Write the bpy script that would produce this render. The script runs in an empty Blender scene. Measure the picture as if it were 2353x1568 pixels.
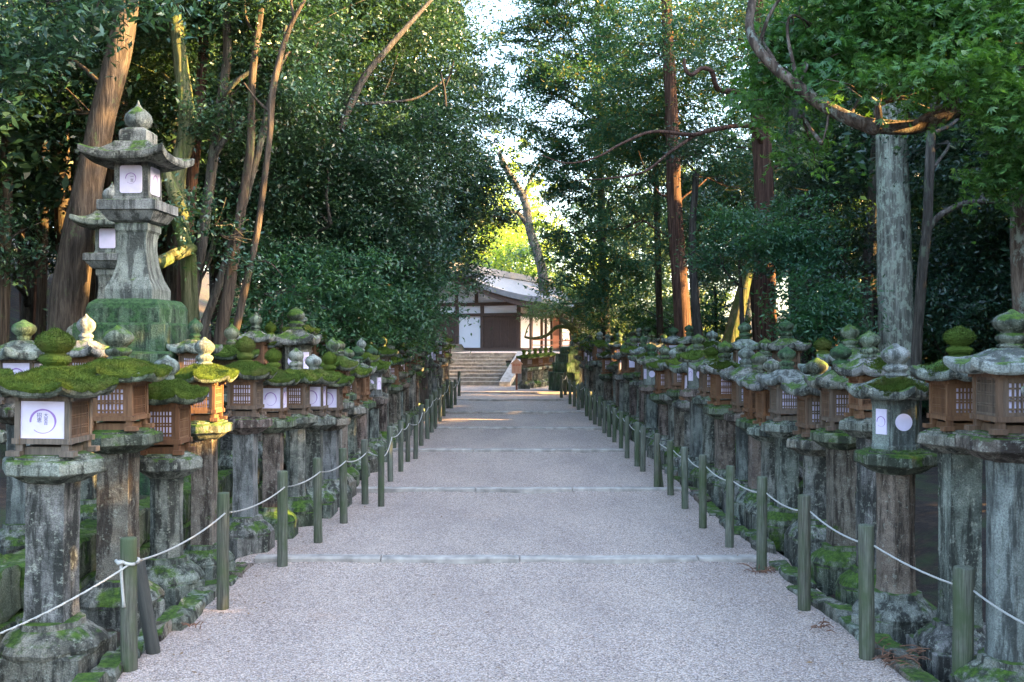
import bpy, math, random
import numpy as np
from mathutils import Vector, Matrix, noise
random.seed(7)
S = bpy.context.scene
COL = S.collection
R = math.radians
# ------------------------------------------------------------------ camera
F = 2288.0; CX = 1176.5; HY = 800.0; EYE = 1.73      # pixels of a 2353 px wide picture
cam = bpy.data.cameras.new('camera'); co = bpy.data.objects.new('camera', cam); COL.objects.link(co)
cam.sensor_width = 36; cam.lens = 36 * F / 2353
cam.shift_y = 16 / 2353
cam.clip_start = .05; cam.clip_end = 3000
co.location = (0, 0, EYE); co.rotation_euler = (R(90), 0, 0)
S.camera = co
def P(px, py, d):                                      # a point seen at that picture position at depth d (metres)
    return Vector(((px - CX) * d / F, d, EYE - (py - HY) * d / F))
# ------------------------------------------------------------------ world, sun, exposure
SUN_AZ, SUN_EL = R(9), R(17)                           # sun low on the right, slightly behind the camera
SD = Vector((math.cos(SUN_EL) * math.cos(SUN_AZ), -math.cos(SUN_EL) * math.sin(SUN_AZ), math.sin(SUN_EL)))
w = bpy.data.worlds.new('World'); S.world = w; w.use_nodes = True
nt = w.node_tree; bg = nt.nodes['Background']
sky = nt.nodes.new('ShaderNodeTexSky'); sky.sky_type = 'NISHITA'; sky.sun_disc = False
sky.sun_elevation = SUN_EL; sky.sun_rotation = math.atan2(SD.x, SD.y)
sky.air_density = 1.0; sky.dust_density = 3.0; sky.ozone_density = 1.0
nt.links.new(sky.outputs[0], bg.inputs[0]); bg.inputs[1].default_value = 0.15
sl = bpy.data.lights.new('sun', 'SUN'); sl.energy = 4.5; sl.angle = R(.5); sl.color = (1, .6, .2)
so = bpy.data.objects.new('sun', sl); COL.objects.link(so)
so.rotation_euler = SD.to_track_quat('Z', 'Y').to_euler()
S.view_settings.view_transform = 'Standard'; S.view_settings.look = 'None'
S.view_settings.exposure = 3.72; S.view_settings.gamma = 1; S.view_settings.use_curve_mapping = False
S.cycles.max_bounces = 6; S.cycles.diffuse_bounces = 3; S.cycles.glossy_bounces = 2
S.cycles.transmission_bounces = 3; S.cycles.use_denoising = True
S.cycles.sample_clamp_indirect = 4

# ------------------------------------------------------------------ materials
def mat(name):
    m = bpy.data.materials.new(name); m.use_nodes = True
    n = m.node_tree; n.nodes.clear()
    out = n.nodes.new('ShaderNodeOutputMaterial'); b = n.nodes.new('ShaderNodeBsdfPrincipled')
    n.links.new(b.outputs[0], out.inputs[0])
    return m, n, b, out
def N(n, t, **k):
    o = n.nodes.new(t)
    for a, v in k.items():
        if a.startswith('i_'):
            o.inputs[int(a[2:]) if a[2:].isdigit() else a[2:].replace('_', ' ')].default_value = v
        else: setattr(o, a, v)
    return o
def ramp(n, fac, stops):
    r = n.nodes.new('ShaderNodeValToRGB'); e = r.color_ramp.elements
    while len(e) < len(stops): e.new(.5)
    for q, (p, c) in zip(e, stops):
        q.position = p; q.color = (*c, 1) if len(c) == 3 else c
    n.links.new(fac, r.inputs[0]); return r.outputs[0]
def g(v): return (v, v, v)
def coords(n, rnd=True, scale=(1, 1, 1)):
    tc = N(n, 'ShaderNodeTexCoord'); src = tc.outputs['Object']
    if rnd:
        oi = N(n, 'ShaderNodeObjectInfo'); mu = N(n, 'ShaderNodeMath', operation='MULTIPLY', i_1=57.0)
        n.links.new(oi.outputs['Random'], mu.inputs[0])
        ad = N(n, 'ShaderNodeVectorMath', operation='ADD'); n.links.new(src, ad.inputs[0]); n.links.new(mu.outputs[0], ad.inputs[1]); src = ad.outputs[0]
    mp = N(n, 'ShaderNodeMapping'); mp.inputs['Scale'].default_value = scale
    n.links.new(src, mp.inputs[0]); return mp.outputs[0]
def noi(n, vec, scale, detail=4, rough=.6, dist=0):
    t = N(n, 'ShaderNodeTexNoise'); t.inputs['Scale'].default_value = scale; t.inputs['Detail'].default_value = detail
    t.inputs['Roughness'].default_value = rough; t.inputs['Distortion'].default_value = dist
    n.links.new(vec, t.inputs['Vector']); return t.outputs[0]
def mix(n, fac, a, b, mode='MIX'):
    m = N(n, 'ShaderNodeMix', data_type='RGBA', blend_type=mode)
    for s, v in ((m.inputs[0], fac), (m.inputs[6], a), (m.inputs[7], b)):
        if hasattr(v, 'links'): n.links.new(v, s)
        elif isinstance(v, (int, float)): s.default_value = v
        else: s.default_value = (*v, 1)
    return m.outputs[2]
def math_(n, op, a, b=0.0, clamp=False):
    m = N(n, 'ShaderNodeMath', operation=op, use_clamp=clamp)
    for i, v in enumerate((a, b)):
        if hasattr(v, 'links'): n.links.new(v, m.inputs[i])
        else: m.inputs[i].default_value = v
    return m.outputs[0]
def bump(n, b, h, strength=.5, dist=.02):
    q = N(n, 'ShaderNodeBump'); q.inputs['Strength'].default_value = strength; q.inputs['Distance'].default_value = dist
    n.links.new(h, q.inputs['Height']); n.links.new(q.outputs[0], b.inputs['Normal'])
def stone(name, dark, light, moss=.5, lichen=.5, mosscol=((.02, .05, .008), (.07, .13, .015))):
    m, n, b, o = mat(name)
    v = coords(n); oi = N(n, 'ShaderNodeObjectInfo')
    a = noi(n, v, 3.2, 6, .65); c = ramp(n, a, [(.32, dark), (.5, tuple((x + y) / 2 for x, y in zip(dark, light))), (.68, light)])
    hue = ramp(n, oi.outputs['Random'], [(0, (1.05, .96, .88)), (.35, (.86, .98, .93)), (.7, (1.0, 1.0, 1.0)), (1, (.95, .9, .98))])
    c = mix(n, 1, c, hue, 'MULTIPLY')
    st = noi(n, coords(n, True, (11, 11, 1.6)), 1.0, 5, .7)              # dark runs down the stone
    c = mix(n, ramp(n, st, [(.46, g(0)), (.57, g(.85))]), c, tuple(x * .3 for x in dark))
    li = noi(n, v, 24, 5, .75, 0)                                       # pale lichen
    c = mix(n, ramp(n, li, [(.60 - .06 * lichen, g(0)), (.68 - .04 * lichen, g(.6 * lichen))]), c, (.46, .48, .4))
    sp = noi(n, v, 120, 2, .7); c = mix(n, ramp(n, sp, [(.35, g(.55)), (.6, g(0))]), c, tuple(x * .35 for x in dark))
    # green: up-facing and blotchy
    ge = N(n, 'ShaderNodeNewGeometry'); sx = N(n, 'ShaderNodeSeparateXYZ'); n.links.new(ge.outputs['Normal'], sx.inputs[0])
    mo = noi(n, v, 5, 5, .65); up = math_(n, 'MULTIPLY', sx.outputs[2], .22)
    f = ramp(n, math_(n, 'ADD', mo, up), [(.70 - .17 * moss, g(0)), (.78 - .15 * moss, g(.92))])
    mc = ramp(n, noi(n, v, 30, 3), [(.35, mosscol[0]), (.65, mosscol[1])])
    c = mix(n, f, c, mc)
    n.links.new(c, b.inputs['Base Color']); b.inputs['Roughness'].default_value = .9
    b.inputs['Specular IOR Level'].default_value = .25
    h = math_(n, 'ADD', noi(n, v, 45, 4, .7), math_(n, 'MULTIPLY', noi(n, v, 9, 4), 1.4))
    bump(n, b, h, .6, .02); return m
M = {}
M['stone'] = stone('weathered_stone', (.06, .065, .056), (.36, .36, .32), .3, .9)
M['stone_pale'] = stone('pale_stone', (.13, .145, .13), (.36, .385, .345), .0, .7)
M['stone_moss'] = stone('mossy_stone', (.05, .065, .042), (.27, .29, .22), .85, .6)
M['stone_brown'] = stone('brown_stone', (.08, .06, .05), (.33, .27, .23), .25, .7)
M['granite'] = stone('grey_granite', (.12, .13, .125), (.33, .345, .325), .05, .45)
def moss_mat():
    m, n, b, o = mat('moss'); v = coords(n)
    a = noi(n, v, 7, 4, .6); c = ramp(n, a, [(.3, (.016, .032, .008)), (.5, (.06, .1, .018)), (.72, (.15, .2, .04))])
    oi = N(n, 'ShaderNodeObjectInfo'); c = mix(n, 1, c, ramp(n, oi.outputs['Random'], [(0, (.4, .55, .6)), (.5, (.75, .8, .7)), (1, (1.1, 1.0, .75))]), 'MULTIPLY')
    c = mix(n, ramp(n, noi(n, v, 3, 3), [(.53, g(0)), (.66, g(.75))]), c, (.13, .105, .045))
    ri = N(n, 'ShaderNodeNewGeometry'); c = mix(n, .45, c, ramp(n, ri.outputs['Random Per Island'], [(0, (.014, .03, .006)), (1, (.17, .25, .045))]))
    n.links.new(c, b.inputs['Base Color']); b.inputs['Roughness'].default_value = .95; b.inputs['Specular IOR Level'].default_value = .1
    bump(n, b, noi(n, v, 90, 3, .8), .9, .02); return m
M['moss'] = moss_mat()
def wood(name, stops, zs=(14, 14, 1.2), rough=.8, green=None):
    m, n, b, o = mat(name); v = coords(n, True, zs); oi = N(n, 'ShaderNodeObjectInfo')
    a = noi(n, v, 3, 5, .65); lo, hi = ramp(n, a, [(.3, stops[0]), (.7, stops[1])]), ramp(n, a, [(.3, stops[2]), (.7, stops[3])])
    c = mix(n, oi.outputs['Random'], lo, hi)
    if green:
        f = ramp(n, noi(n, coords(n, True, (3, 3, 1.5)), 2.2, 4), [(.42, g(0)), (.62, g(.85))]); c = mix(n, f, c, green)
    n.links.new(c, b.inputs['Base Color']); b.inputs['Roughness'].default_value = rough
    bump(n, b, a, .5, .01); return m
M['wood'] = wood('weathered_timber', (.16, .1, .065), None or (.3, .2, .13)) if 0 else wood('weathered_timber', ((.06, .05, .04), (.18, .145, .115), (.075, .04, .022), (.19, .1, .052)))
M['wood_new'] = wood('orange_timber', ((.075, .032, .014), (.17, .075, .03), (.11, .052, .026), (.24, .13, .065)))
M['post'] = wood('green_stained_post', ((.035, .04, .032), (.2, .22, .17), (.02, .018, .015), (.15, .15, .11)), zs=(34, 34, 1.5), green=(.05, .075, .03))
M['post_dark'] = wood('dark_post', ((.03, .03, .028), (.07, .07, .06), (.03, .03, .025), (.06, .06, .05)))
M['dark_wood'] = wood('dark_brown_timber', ((.05, .03, .025), (.11, .07, .055), (.07, .04, .03), (.14, .085, .065)))
M['red_wood'] = wood('red_brown_timber', ((.22, .07, .04), (.35, .13, .07), (.22, .07, .04), (.35, .13, .07)))
M['sign_wood'] = wood('pale_sign_board', ((.75, .42, .28), (.85, .55, .4), (.75, .42, .28), (.85, .55, .4)))
def plain(name, c, rough=.7, var=.12, sc=8, bmp=.1):
    m, n, b, o = mat(name); v = coords(n); a = noi(n, v, sc, 4)
    k = ramp(n, a, [(.3, tuple(x * (1 - var) for x in c)), (.7, tuple(min(1, x * (1 + var)) for x in c))])
    n.links.new(k, b.inputs['Base Color']); b.inputs['Roughness'].default_value = rough
    bump(n, b, a, bmp, .01); return m
M['paper'] = plain('lantern_paper', (.66, .6, .78), .8, .14, 5, .5)
M['stone_edge'] = stone('edging_stone', (.06, .065, .05), (.27, .26, .22), .45, .6)
M['stone_green'] = stone('green_mossy_blocks', (.04, .07, .045), (.16, .22, .14), 1.25, .35, ((.015, .04, .018), (.045, .1, .035)))
M['kerb'] = plain('kerb_stone', (.34, .305, .275), .95, .4, 7, .5)
M['ink'] = plain('purple_ink', (.3, .17, .46), .8)
M['ink_dark'] = plain('dark_ink', (.08, .07, .16), .8)
M['red_ink'] = plain('red_ink', (.62, .12, .07), .8)
M['plaster'] = plain('white_plaster', (.8, .79, .86), .85, .04, 1.2)
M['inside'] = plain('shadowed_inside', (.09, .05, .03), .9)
M['roof'] = plain('grey_shingle_roof', (.2, .19, .19), .8, .18, 5, .4)
M['rope'] = plain('white_rope', (.4, .39, .36), .8, .1, 60, .3)
M['litter'] = plain('dry_leaves', (.2, .12, .06), .9, .5, 3)
M['twig'] = plain('brown_twigs', (.16, .08, .05), .9, .4, 20)
def bark(name, a0, a1, patch=None, amt=.5, grain=12, ps=2.6):
    m, n, b, o = mat(name); v = coords(n, True, (grain, grain, 1.1)); h = noi(n, v, 1.6, 6, .7, .4)
    c = ramp(n, h, [(.3, tuple(x * .25 for x in a0)), (.48, a0), (.66, a1)])
    if patch:
        f = ramp(n, noi(n, coords(n, True, (1, 1, .6)), ps, 6, .75), [(.62 - .2 * amt, g(0)), (.68 - .18 * amt, g(.9))]); c = mix(n, f, c, patch)
    n.links.new(c, b.inputs['Base Color']); b.inputs['Roughness'].default_value = .9; b.inputs['Specular IOR Level'].default_value = .2
    bump(n, b, h, 1, .05); return m
M['bark_red'] = bark('red_cedar_bark', (.07, .038, .03), (.15, .088, .068), grain=20)
M['bark_brown'] = bark('brown_bark', (.05, .038, .03), (.115, .09, .07), (.08, .11, .05), .2)
M['bark_grey'] = bark('grey_bark', (.06, .053, .046), (.14, .125, .108), (.12, .145, .1), .35)
M['bark_lichen'] = bark('lichen_bark', (.17, .17, .145), (.4, .41, .35), (.42, .47, .38), .6, 16, 11)
M['bark_moss'] = bark('mossy_bark', (.09, .1, .05), (.18, .17, .1), (.08, .115, .035), .6)
M['bark_limb'] = bark('mottled_brown_bark', (.07, .05, .04), (.2, .155, .125), (.2, .22, .19), .4, 9, 8)
M['bark_dark'] = bark('dark_bark', (.045, .04, .036), (.1, .088, .078))
def leaf(name, c0, c1, c2, rough=.4, trans=.3, spec=.5, dead=0):
    m, n, b, o = mat(name); ge = N(n, 'ShaderNodeNewGeometry')
    c = ramp(n, ge.outputs['Random Per Island'], [(0, c0), (.55, c1), (.93 - dead, c2), (1, (.3, .2, .04) if dead else c2)])
    tc = N(n, 'ShaderNodeTexCoord'); big = noi(n, tc.outputs['Object'], .55, 3)
    c = mix(n, .8, c, ramp(n, big, [(.33, (.6, .82, .98)), (.5, (1, 1, 1)), (.68, (1.3, 1.2, .85))]), 'MULTIPLY')
    n.links.new(c, b.inputs['Base Color']); b.inputs['Roughness'].default_value = rough; b.inputs['Specular IOR Level'].default_value = spec
    t = N(n, 'ShaderNodeBsdfTranslucent'); tcol = mix(n, 1, c, (1.9, 2.0, .7), 'MULTIPLY'); n.links.new(tcol, t.inputs[0])
    ms = N(n, 'ShaderNodeMixShader'); ms.inputs[0].default_value = trans
    n.links.new(b.outputs[0], ms.inputs[1]); n.links.new(t.outputs[0], ms.inputs[2]); n.links.new(ms.outputs[0], o.inputs[0]); return m
M['leaf'] = leaf('dark_evergreen_leaves', (.011, .031, .023), (.023, .06, .037), (.052, .1, .05), .34, .22, .6)
M['leaf_blue'] = leaf('blue_green_leaves', (.018, .045, .035), (.035, .085, .055), (.06, .13, .07), .35, .25, .6)
M['leaf_bush'] = leaf('bush_leaves', (.022, .065, .036), (.04, .11, .058), (.07, .15, .07), .45, .3)
M['leaf_fresh'] = leaf('fresh_green_leaves', (.04, .105, .03), (.065, .16, .042), (.12, .23, .07), .36, .35, .5)
M['leaf_cedar'] = leaf('cedar_sprays', (.026, .072, .05), (.046, .115, .072), (.08, .155, .09), .5, .3, .3, .05)
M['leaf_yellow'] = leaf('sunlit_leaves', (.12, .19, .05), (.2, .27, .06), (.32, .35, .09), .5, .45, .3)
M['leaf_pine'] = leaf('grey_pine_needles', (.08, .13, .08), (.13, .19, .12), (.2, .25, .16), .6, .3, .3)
def gravel():
    m, n, b, o = mat('fine_gravel'); v = coords(n, False)
    vo = N(n, 'ShaderNodeTexVoronoi'); vo.inputs['Scale'].default_value = 118; n.links.new(v, vo.inputs['Vector'])
    hs = N(n, 'ShaderNodeSeparateColor'); n.links.new(vo.outputs['Color'], hs.inputs[0])
    c = ramp(n, hs.outputs[0], [(0, (.26, .2, .17)), (.22, (.42, .345, .305)), (.5, (.55, .465, .415)), (.8, (.66, .565, .505)), (1, (.84, .75, .68))])
    c = mix(n, .6, c, ramp(n, hs.outputs[1], [(0, (.86, .83, .9)), (.5, (1.03, .97, .92)), (1, (1.18, .96, .8))]), 'MULTIPLY')
    c = mix(n, ramp(n, vo.outputs['Distance'], [(.5, g(0)), (.85, g(.75))]), c, (.1, .09, .09))
    c = mix(n, .45, c, ramp(n, noi(n, coords(n, False, (1.6, .5, 1)), .9, 5, .6), [(.35, (.7, .68, .7)), (.65, (1.14, 1.12, 1.08))]), 'MULTIPLY')
    n.links.new(c, b.inputs['Base Color']); b.inputs['Roughness'].default_value = .85; b.inputs['Specular IOR Level'].default_value = .3
    h = math_(n, 'ADD', math_(n, 'MULTIPLY', vo.outputs['Distance'], -1.0), hs.outputs[2])
    bump(n, b, h, .8, .012); return m
M['gravel'] = gravel()
def floor_mat():
    m, n, b, o = mat('forest_floor'); v = coords(n, False)
    c = ramp(n, noi(n, v, 9, 6, .75), [(.3, (.01, .007, .005)), (.5, (.03, .019, .014)), (.7, (.075, .045, .028))])
    c = mix(n, ramp(n, noi(n, v, 1.3, 4), [(.5, g(0)), (.62, g(.8))]), c, (.035, .06, .015))
    n.links.new(c, b.inputs['Base Color']); b.inputs['Roughness'].default_value = .95
    bump(n, b, noi(n, v, 25, 5, .8), .9, .05); return m
M['floor'] = floor_mat()

# ------------------------------------------------------------------ mesh helpers
def link(name, me, parent=None, loc=(0, 0, 0), rot=(0, 0, 0), sc=(1, 1, 1)):
    o = bpy.data.objects.new(name, me); COL.objects.link(o)
    if parent: o.parent = parent
    o.location = loc; o.rotation_euler = rot; o.scale = sc; return o
def tag(o, label=None, cat=None, group=None, kind=None):
    if label: o['label'] = label
    if cat: o['category'] = cat
    if group: o['group'] = group
    if kind: o['kind'] = kind
    return o
def empty(name, loc, label, cat, group=None, rz=0, rot=None):
    o = bpy.data.objects.new(name, None); COL.objects.link(o); o.location = loc; o.empty_display_size = .2
    o.rotation_euler = rot or (0, 0, rz); return tag(o, label, cat, group)
class MB:
    def __init__(s): s.v = []; s.f = []
    def add(s, vs, fs):
        k = len(s.v); s.v += [tuple(q) for q in vs]; s.f += [tuple(i + k for i in q) for q in fs]; return s
    def box(s, x0, x1, y0, y1, z0, z1, rz=0, c=(0, 0)):
        vs = [(x, y, z) for z in (z0, z1) for x, y in ((x0, y0), (x1, y0), (x1, y1), (x0, y1))]
        if rz:
            a, b = math.cos(rz), math.sin(rz)
            vs = [(c[0] + (x - c[0]) * a - (y - c[1]) * b, c[1] + (x - c[0]) * b + (y - c[1]) * a, z) for x, y, z in vs]
        return s.add(vs, [(3, 2, 1, 0), (4, 5, 6, 7), (0, 1, 5, 4), (1, 2, 6, 5), (2, 3, 7, 6), (3, 0, 4, 7)])
    def bar(s, a, b, r, n=6, r2=None): return s.tube([a, b], [r, r2 or r], n)
    def tube(s, pts, rad, n=8, wob=0, cap=True):
        pts = [Vector(p) for p in pts]; vs = []; fs = []
        up = Vector((.0, 1, .1)).normalized()
        for i, p in enumerate(pts):
            t = (pts[min(i + 1, len(pts) - 1)] - pts[max(i - 1, 0)]).normalized()
            if abs(t.dot(up)) > .9: u = t.cross(Vector((1, 0, 0))).normalized()
            else: u = t.cross(up).normalized()
            w_ = t.cross(u)
            for k in range(n):
                a = 2 * math.pi * k / n; r = rad[i]
                if wob:
                    q = Vector((math.cos(a) * 1.3, math.sin(a) * 1.3, 0)) + p * 1.1
                    r *= 1 + wob * noise.noise(q * 1.7) + wob * .5 * noise.noise(q * 5)
                vs.append(p + u * math.cos(a) * r + w_ * math.sin(a) * r)
        for i in range(len(pts) - 1):
            for k in range(n):
                k2 = (k + 1) % n; fs.append((i * n + k, (i + 1) * n + k, (i + 1) * n + k2, i * n + k2))
        if cap:
            fs.append(tuple(range(n))); m = (len(pts) - 1) * n; fs.append(tuple(m + n - 1 - k for k in range(n)))
        return s.add(vs, fs)
    def loft(s, n, seg, prof, lift=0, flare=0, rot=0, rough=0, seed=0, round_=0, lotus=0):
        """rings of an n-gon (seg points per side); prof = (circumradius, z); lift raises the corners, flare pushes them out"""
        vs = []; fs = []; m = n * seg; rmax = max(r for r, z in prof)
        for j, (r, z) in enumerate(prof):
            for k in range(m):
                side, t = divmod(k, seg); t /= seg
                a0 = rot + 2 * math.pi * side / n; a1 = rot + 2 * math.pi * (side + 1) / n
                x = math.cos(a0) * (1 - t) + math.cos(a1) * t; y = math.sin(a0) * (1 - t) + math.sin(a1) * t
                L = math.hypot(x, y)
                if round_: x, y = x * (1 - round_) + x / L * round_, y * (1 - round_) + y / L * round_
                c = abs(2 * t - 1) ** 3.0 * (r / rmax) ** 3
                q = r * (1 + flare * c) * (1 + lotus * abs(math.sin(k * math.pi * 8 / m)))
                px, py, pz = x * q, y * q, z + lift * c
                if rough:
                    nv = .55 * noise.noise_vector(Vector((px * 6 + seed, py * 6, pz * 6))) + .6 * noise.noise_vector(Vector((px * 24 + seed, py * 24, pz * 24)))
                    px += nv.x * rough; py += nv.y * rough; pz += nv.z * rough
                vs.append((px, py, pz))
        for j in range(len(prof) - 1):
            for k in range(m):
                k2 = (k + 1) % m; fs.append((j * m + k, j * m + k2, (j + 1) * m + k2, (j + 1) * m + k))
        fs.append(tuple(m - 1 - k for k in range(m))); q = (len(prof) - 1) * m; fs.append(tuple(q + k for k in range(m)))
        return s.add(vs, fs)
    def mesh(s, name, m, smooth=False):
        me = bpy.data.meshes.new(name); me.from_pydata(s.v, [], s.f); me.materials.append(M[m] if isinstance(m, str) else m)
        if smooth:
            me.polygons.foreach_set('use_smooth', [True] * len(me.polygons))
        me.update(); return me
    def obj(s, name, m, parent=None, smooth=False, **k): return link(name, s.mesh(name, m, smooth), parent, **k)
def quads_mesh(name, V, m):
    """V: (n,4,3) array of leaf corners -> one mesh"""
    n = len(V); me = bpy.data.meshes.new(name); me.vertices.add(n * 4); me.vertices.foreach_set('co', V.reshape(-1).astype(np.float32))
    me.loops.add(n * 4); me.loops.foreach_set('vertex_index', np.arange(n * 4, dtype=np.int32))
    me.polygons.add(n); me.polygons.foreach_set('loop_start', np.arange(0, n * 4, 4, dtype=np.int32))
    me.materials.append(M[m]); me.update(calc_edges=True); return me
def sub_prof(pr, step=.05):
    out = [pr[0]]
    for (r0, z0), (r1, z1) in zip(pr, pr[1:]):
        k = max(1, int(math.hypot(r1 - r0, z1 - z0) / step))
        out += [(r0 + (r1 - r0) * i / k, z0 + (z1 - z0) * i / k) for i in range(1, k + 1)]
    return out

# ------------------------------------------------------------------ ground levels
STEPS = [(7.91, .06), (11.4, .12), (15.2, .18), (18.7, .24), (22.4, .30), (26.6, .36), (29.6, .42), (34.2, .45)]
def zg(y):
    z = 0
    for d, h in STEPS:
        if y >= d: z = h
    return z
def zs(y): return max(0, min(.5, (y - 5) * .0175))
def on_path(px, py):                                    # the point of the path seen at a picture position
    best = None
    for z in [0] + [h for d, h in STEPS]:
        d = F * (EYE - z) / (py - HY)
        if abs(zg(d) - z) < .005: return Vector(((px - CX) * d / F, d, z))
        best = best or (d, z)
    d = F * (EYE - .2) / (py - HY)
    return Vector(((px - CX) * d / F, d, zg(d)))
def hz(x, y):
    b = zs(y) - .05 - (.13 if abs(x) < 2.3 else 0)
    if x < -13: b += min(14, (-13 - x) * .3)
    if x > 16: b += min(10, (x - 16) * .2)
    if y > 34: b += min(1.15, (y - 34) * .3)
    if x < -2.75: b += .33 * min(1, (-2.75 - x) / .25) + .07 * max(0, -3.4 - x) ** 1.05 + .1 * noise.noise(Vector((x * .5, y * .5, 0)))
    if x > 3.0: b += .2 * min(1, (x - 3.0) / .6) + .03 * (x - 3.0) + .1 * noise.noise(Vector((x * .5, y * .5, 3)))
    return b
xs = sorted(set([-600, -200, -90, -50, -30] + [round(-20 + i * 1.0, 3) for i in range(16)] + [round(-4 + i * .25, 3) for i in range(37)] + [6 + i for i in range(14)] + [25, 30, 50, 90, 200, 600]))
ys = sorted(set([-300, -100, -40, -20, -10, -5, -2, 0] + [round(1 + i * .5, 3) for i in range(90)] + [46 + 2 * i for i in range(20)] + [100, 150, 300, 700]))
b = MB(); b.add([(x, y, hz(max(-40, min(40, x)), y)) for y in ys for x in xs], [(j * len(xs) + i, j * len(xs) + i + 1, (j + 1) * len(xs) + i + 1, (j + 1) * len(xs) + i) for j in range(len(ys) - 1) for i in range(len(xs) - 1)])
tag(b.obj('ground', 'floor', smooth=True), kind='structure')
# path: one sheet of terraces with small risers; slightly uneven gravel
def path_half(y): return 2.22 if y < 8 else 2.22 - min(.32, (y - 8) * .02)
b = MB(); rows = []; py_ = [-6, -2, 0, 2] + [3 + i * .12 for i in range(255)]
py_ = sorted([y for y in py_ if all(abs(y - d) > .09 for d, h in STEPS)] + [d - .02 for d, h in STEPS] + [d + .10 for d, h in STEPS])
nx = 40
for y in py_:
    hw = path_half(y)
    for i in range(nx + 1):
        x = -hw + 2 * hw * i / nx
        z = zg(y - .05) + .016 * noise.noise(Vector((x * 1.2, y * 1.2, 0))) - .01
        for d, h in STEPS[:-1]:                         # gravel washed against each kerb
            if 0 < d - y < .6: z += .026 * (1 - (d - y) / .6) * (1 + noise.noise(Vector((x * 1.7, d, 5))))
        rows.append((x, y, z + (.0 if abs(x) < hw - .1 else -.02)))
b.add(rows, [(j * (nx + 1) + i, j * (nx + 1) + i + 1, (j + 1) * (nx + 1) + i + 1, (j + 1) * (nx + 1) + i) for j in range(len(py_) - 1) for i in range(nx)])
tag(b.obj('path', 'gravel', smooth=True), kind='structure')
# kerb stones across the path
for k, (d, h) in enumerate(STEPS[:-1]):
    hw = [2.05, 1.95, 1.85, 1.8, 1.75, 1.72, 1.6][k]; b = MB(); x = -hw; wdt = .11
    rnd = random.Random(k * 5 + 1)
    while x < hw - .2:
        L = min(rnd.uniform(.9, 1.7), hw - x); dy = rnd.uniform(-.012, .012); dz = rnd.uniform(-.005, .005)
        z1 = h + .004 + dz; ns = 8
        for i in range(ns):
            a0 = x + .006 + (L - .012) * i / ns; a1 = x + .006 + (L - .012) * (i + 1) / ns
            def pt(a, yy, zz): return (a, yy + .012 * noise.noise(Vector((a * 3, yy, k))), zz + .007 * noise.noise(Vector((a * 2.3, yy * 3, k + 9))))
            vs = [pt(a, y_, z_) for a in (a0, a1) for y_, z_ in ((d + dy, h - .12), (d + dy, z1 - .012), (d + dy + .012, z1), (d + dy + wdt, z1))]
            b.add(vs, [(0, 4, 5, 1), (1, 5, 6, 2), (2, 6, 7, 3)] + ([(3, 2, 1, 0)] if i == 0 else []) + ([(4, 5, 6, 7)] if i == ns - 1 else []))
        x += L
    tag(b.obj('stone_kerb', 'kerb'), kind='structure', label='low stone kerb forming the %s step across the gravel path' % ['first', 'second', 'third', 'fourth', 'fifth', 'sixth', 'seventh'][k])

ORD = 'first second third fourth fifth sixth seventh eighth ninth tenth eleventh twelfth thirteenth fourteenth fifteenth sixteenth seventeenth eighteenth nineteenth'.split()
TENS = {2: 'twent', 3: 'thirt', 4: 'fort', 5: 'fift', 6: 'sixt', 7: 'sevent', 8: 'eight', 9: 'ninet'}
def ordw(n):                                            # 1 -> first
    if n < 20: return ORD[n - 1]
    t, u = divmod(n, 10)
    return TENS[t] + 'ieth' if u == 0 else TENS[t] + 'y-' + ORD[u - 1]

# ------------------------------------------------------------------ lanterns
CACHE = {}
def cached(key, fn):
    if key not in CACHE: CACHE[key] = fn()
    return CACHE[key]
def polyr(n): return math.pi / n
def base_mesh(kind, v):
    def f():
        b = MB(); n = 4 if kind == 'sq' else 6; rot = math.pi / 4 if n == 4 else (0 if v % 2 else math.pi / 6); k = 1.18 if n == 4 else 1
        b.loft(n, 6, sub_prof([(.30 * k, -.12), (.315 * k, -.1), (.315 * k, .115), (.307 * k, .122)], .06), rot=rot, rough=.006, seed=v)
        b.loft(24, 1, [(.27, .115), (.275, .14), (.25, .18), (.20, .22), (.165, .245), (.16, .28), (.14, .285)], rot=0, rough=.006, seed=v + 3, lotus=.09)
        return b.mesh('lantern_base', ['stone', 'stone', 'stone_moss'][v % 3])
    return cached(('base', kind, v), f)
def shaft_mesh(kind, v):                                 # unit height, scaled in z
    def f():
        b = MB()
        n, seg, r, rd, rot = {'sq': (4, 6, .150, .0, math.pi / 4), 'hex': (6, 5, .128, .05, math.pi / 6), 'round': (24, 1, .118, 0, 0), 'cham': (8, 3, .13, 0, math.pi / 8)}[kind]
        pr = sub_prof([(r * 1.06, 0), (r * 1.0, .07), (r * .97, .5), (r, .94), (r * 1.03, 1)], .1)
        b.loft(n, seg, pr, rot=rot, rough=.005, seed=v * 3, round_=rd)
        return b.mesh('lantern_shaft', ['stone', 'stone_brown', 'stone', 'granite'][v % 4], kind == 'round')
    return cached(('shaft', kind, v), f)
def plat_mesh(n, v):
    def f():
        b = MB(); rot = math.pi / 4 if n == 4 else (math.pi / 6 if v % 2 else 0); k = 1.12 if n == 4 else 1
        b.loft(n, 6, sub_prof([(.15 * k, 0), (.19 * k, .015), (.245 * k, .05), (.283 * k, .062), (.29 * k, .07), (.288 * k, .125), (.275 * k, .14), (.235 * k, .145), (.23 * k, .157), (.2 * k, .16), (.195 * k, .168)], .05), rot=rot, rough=.008, seed=v * 7)
        return b.mesh('lantern_platform', ['stone', 'stone_moss', 'stone', 'stone_brown'][v % 4])
    return cached(('plat', n, v), f)
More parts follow.
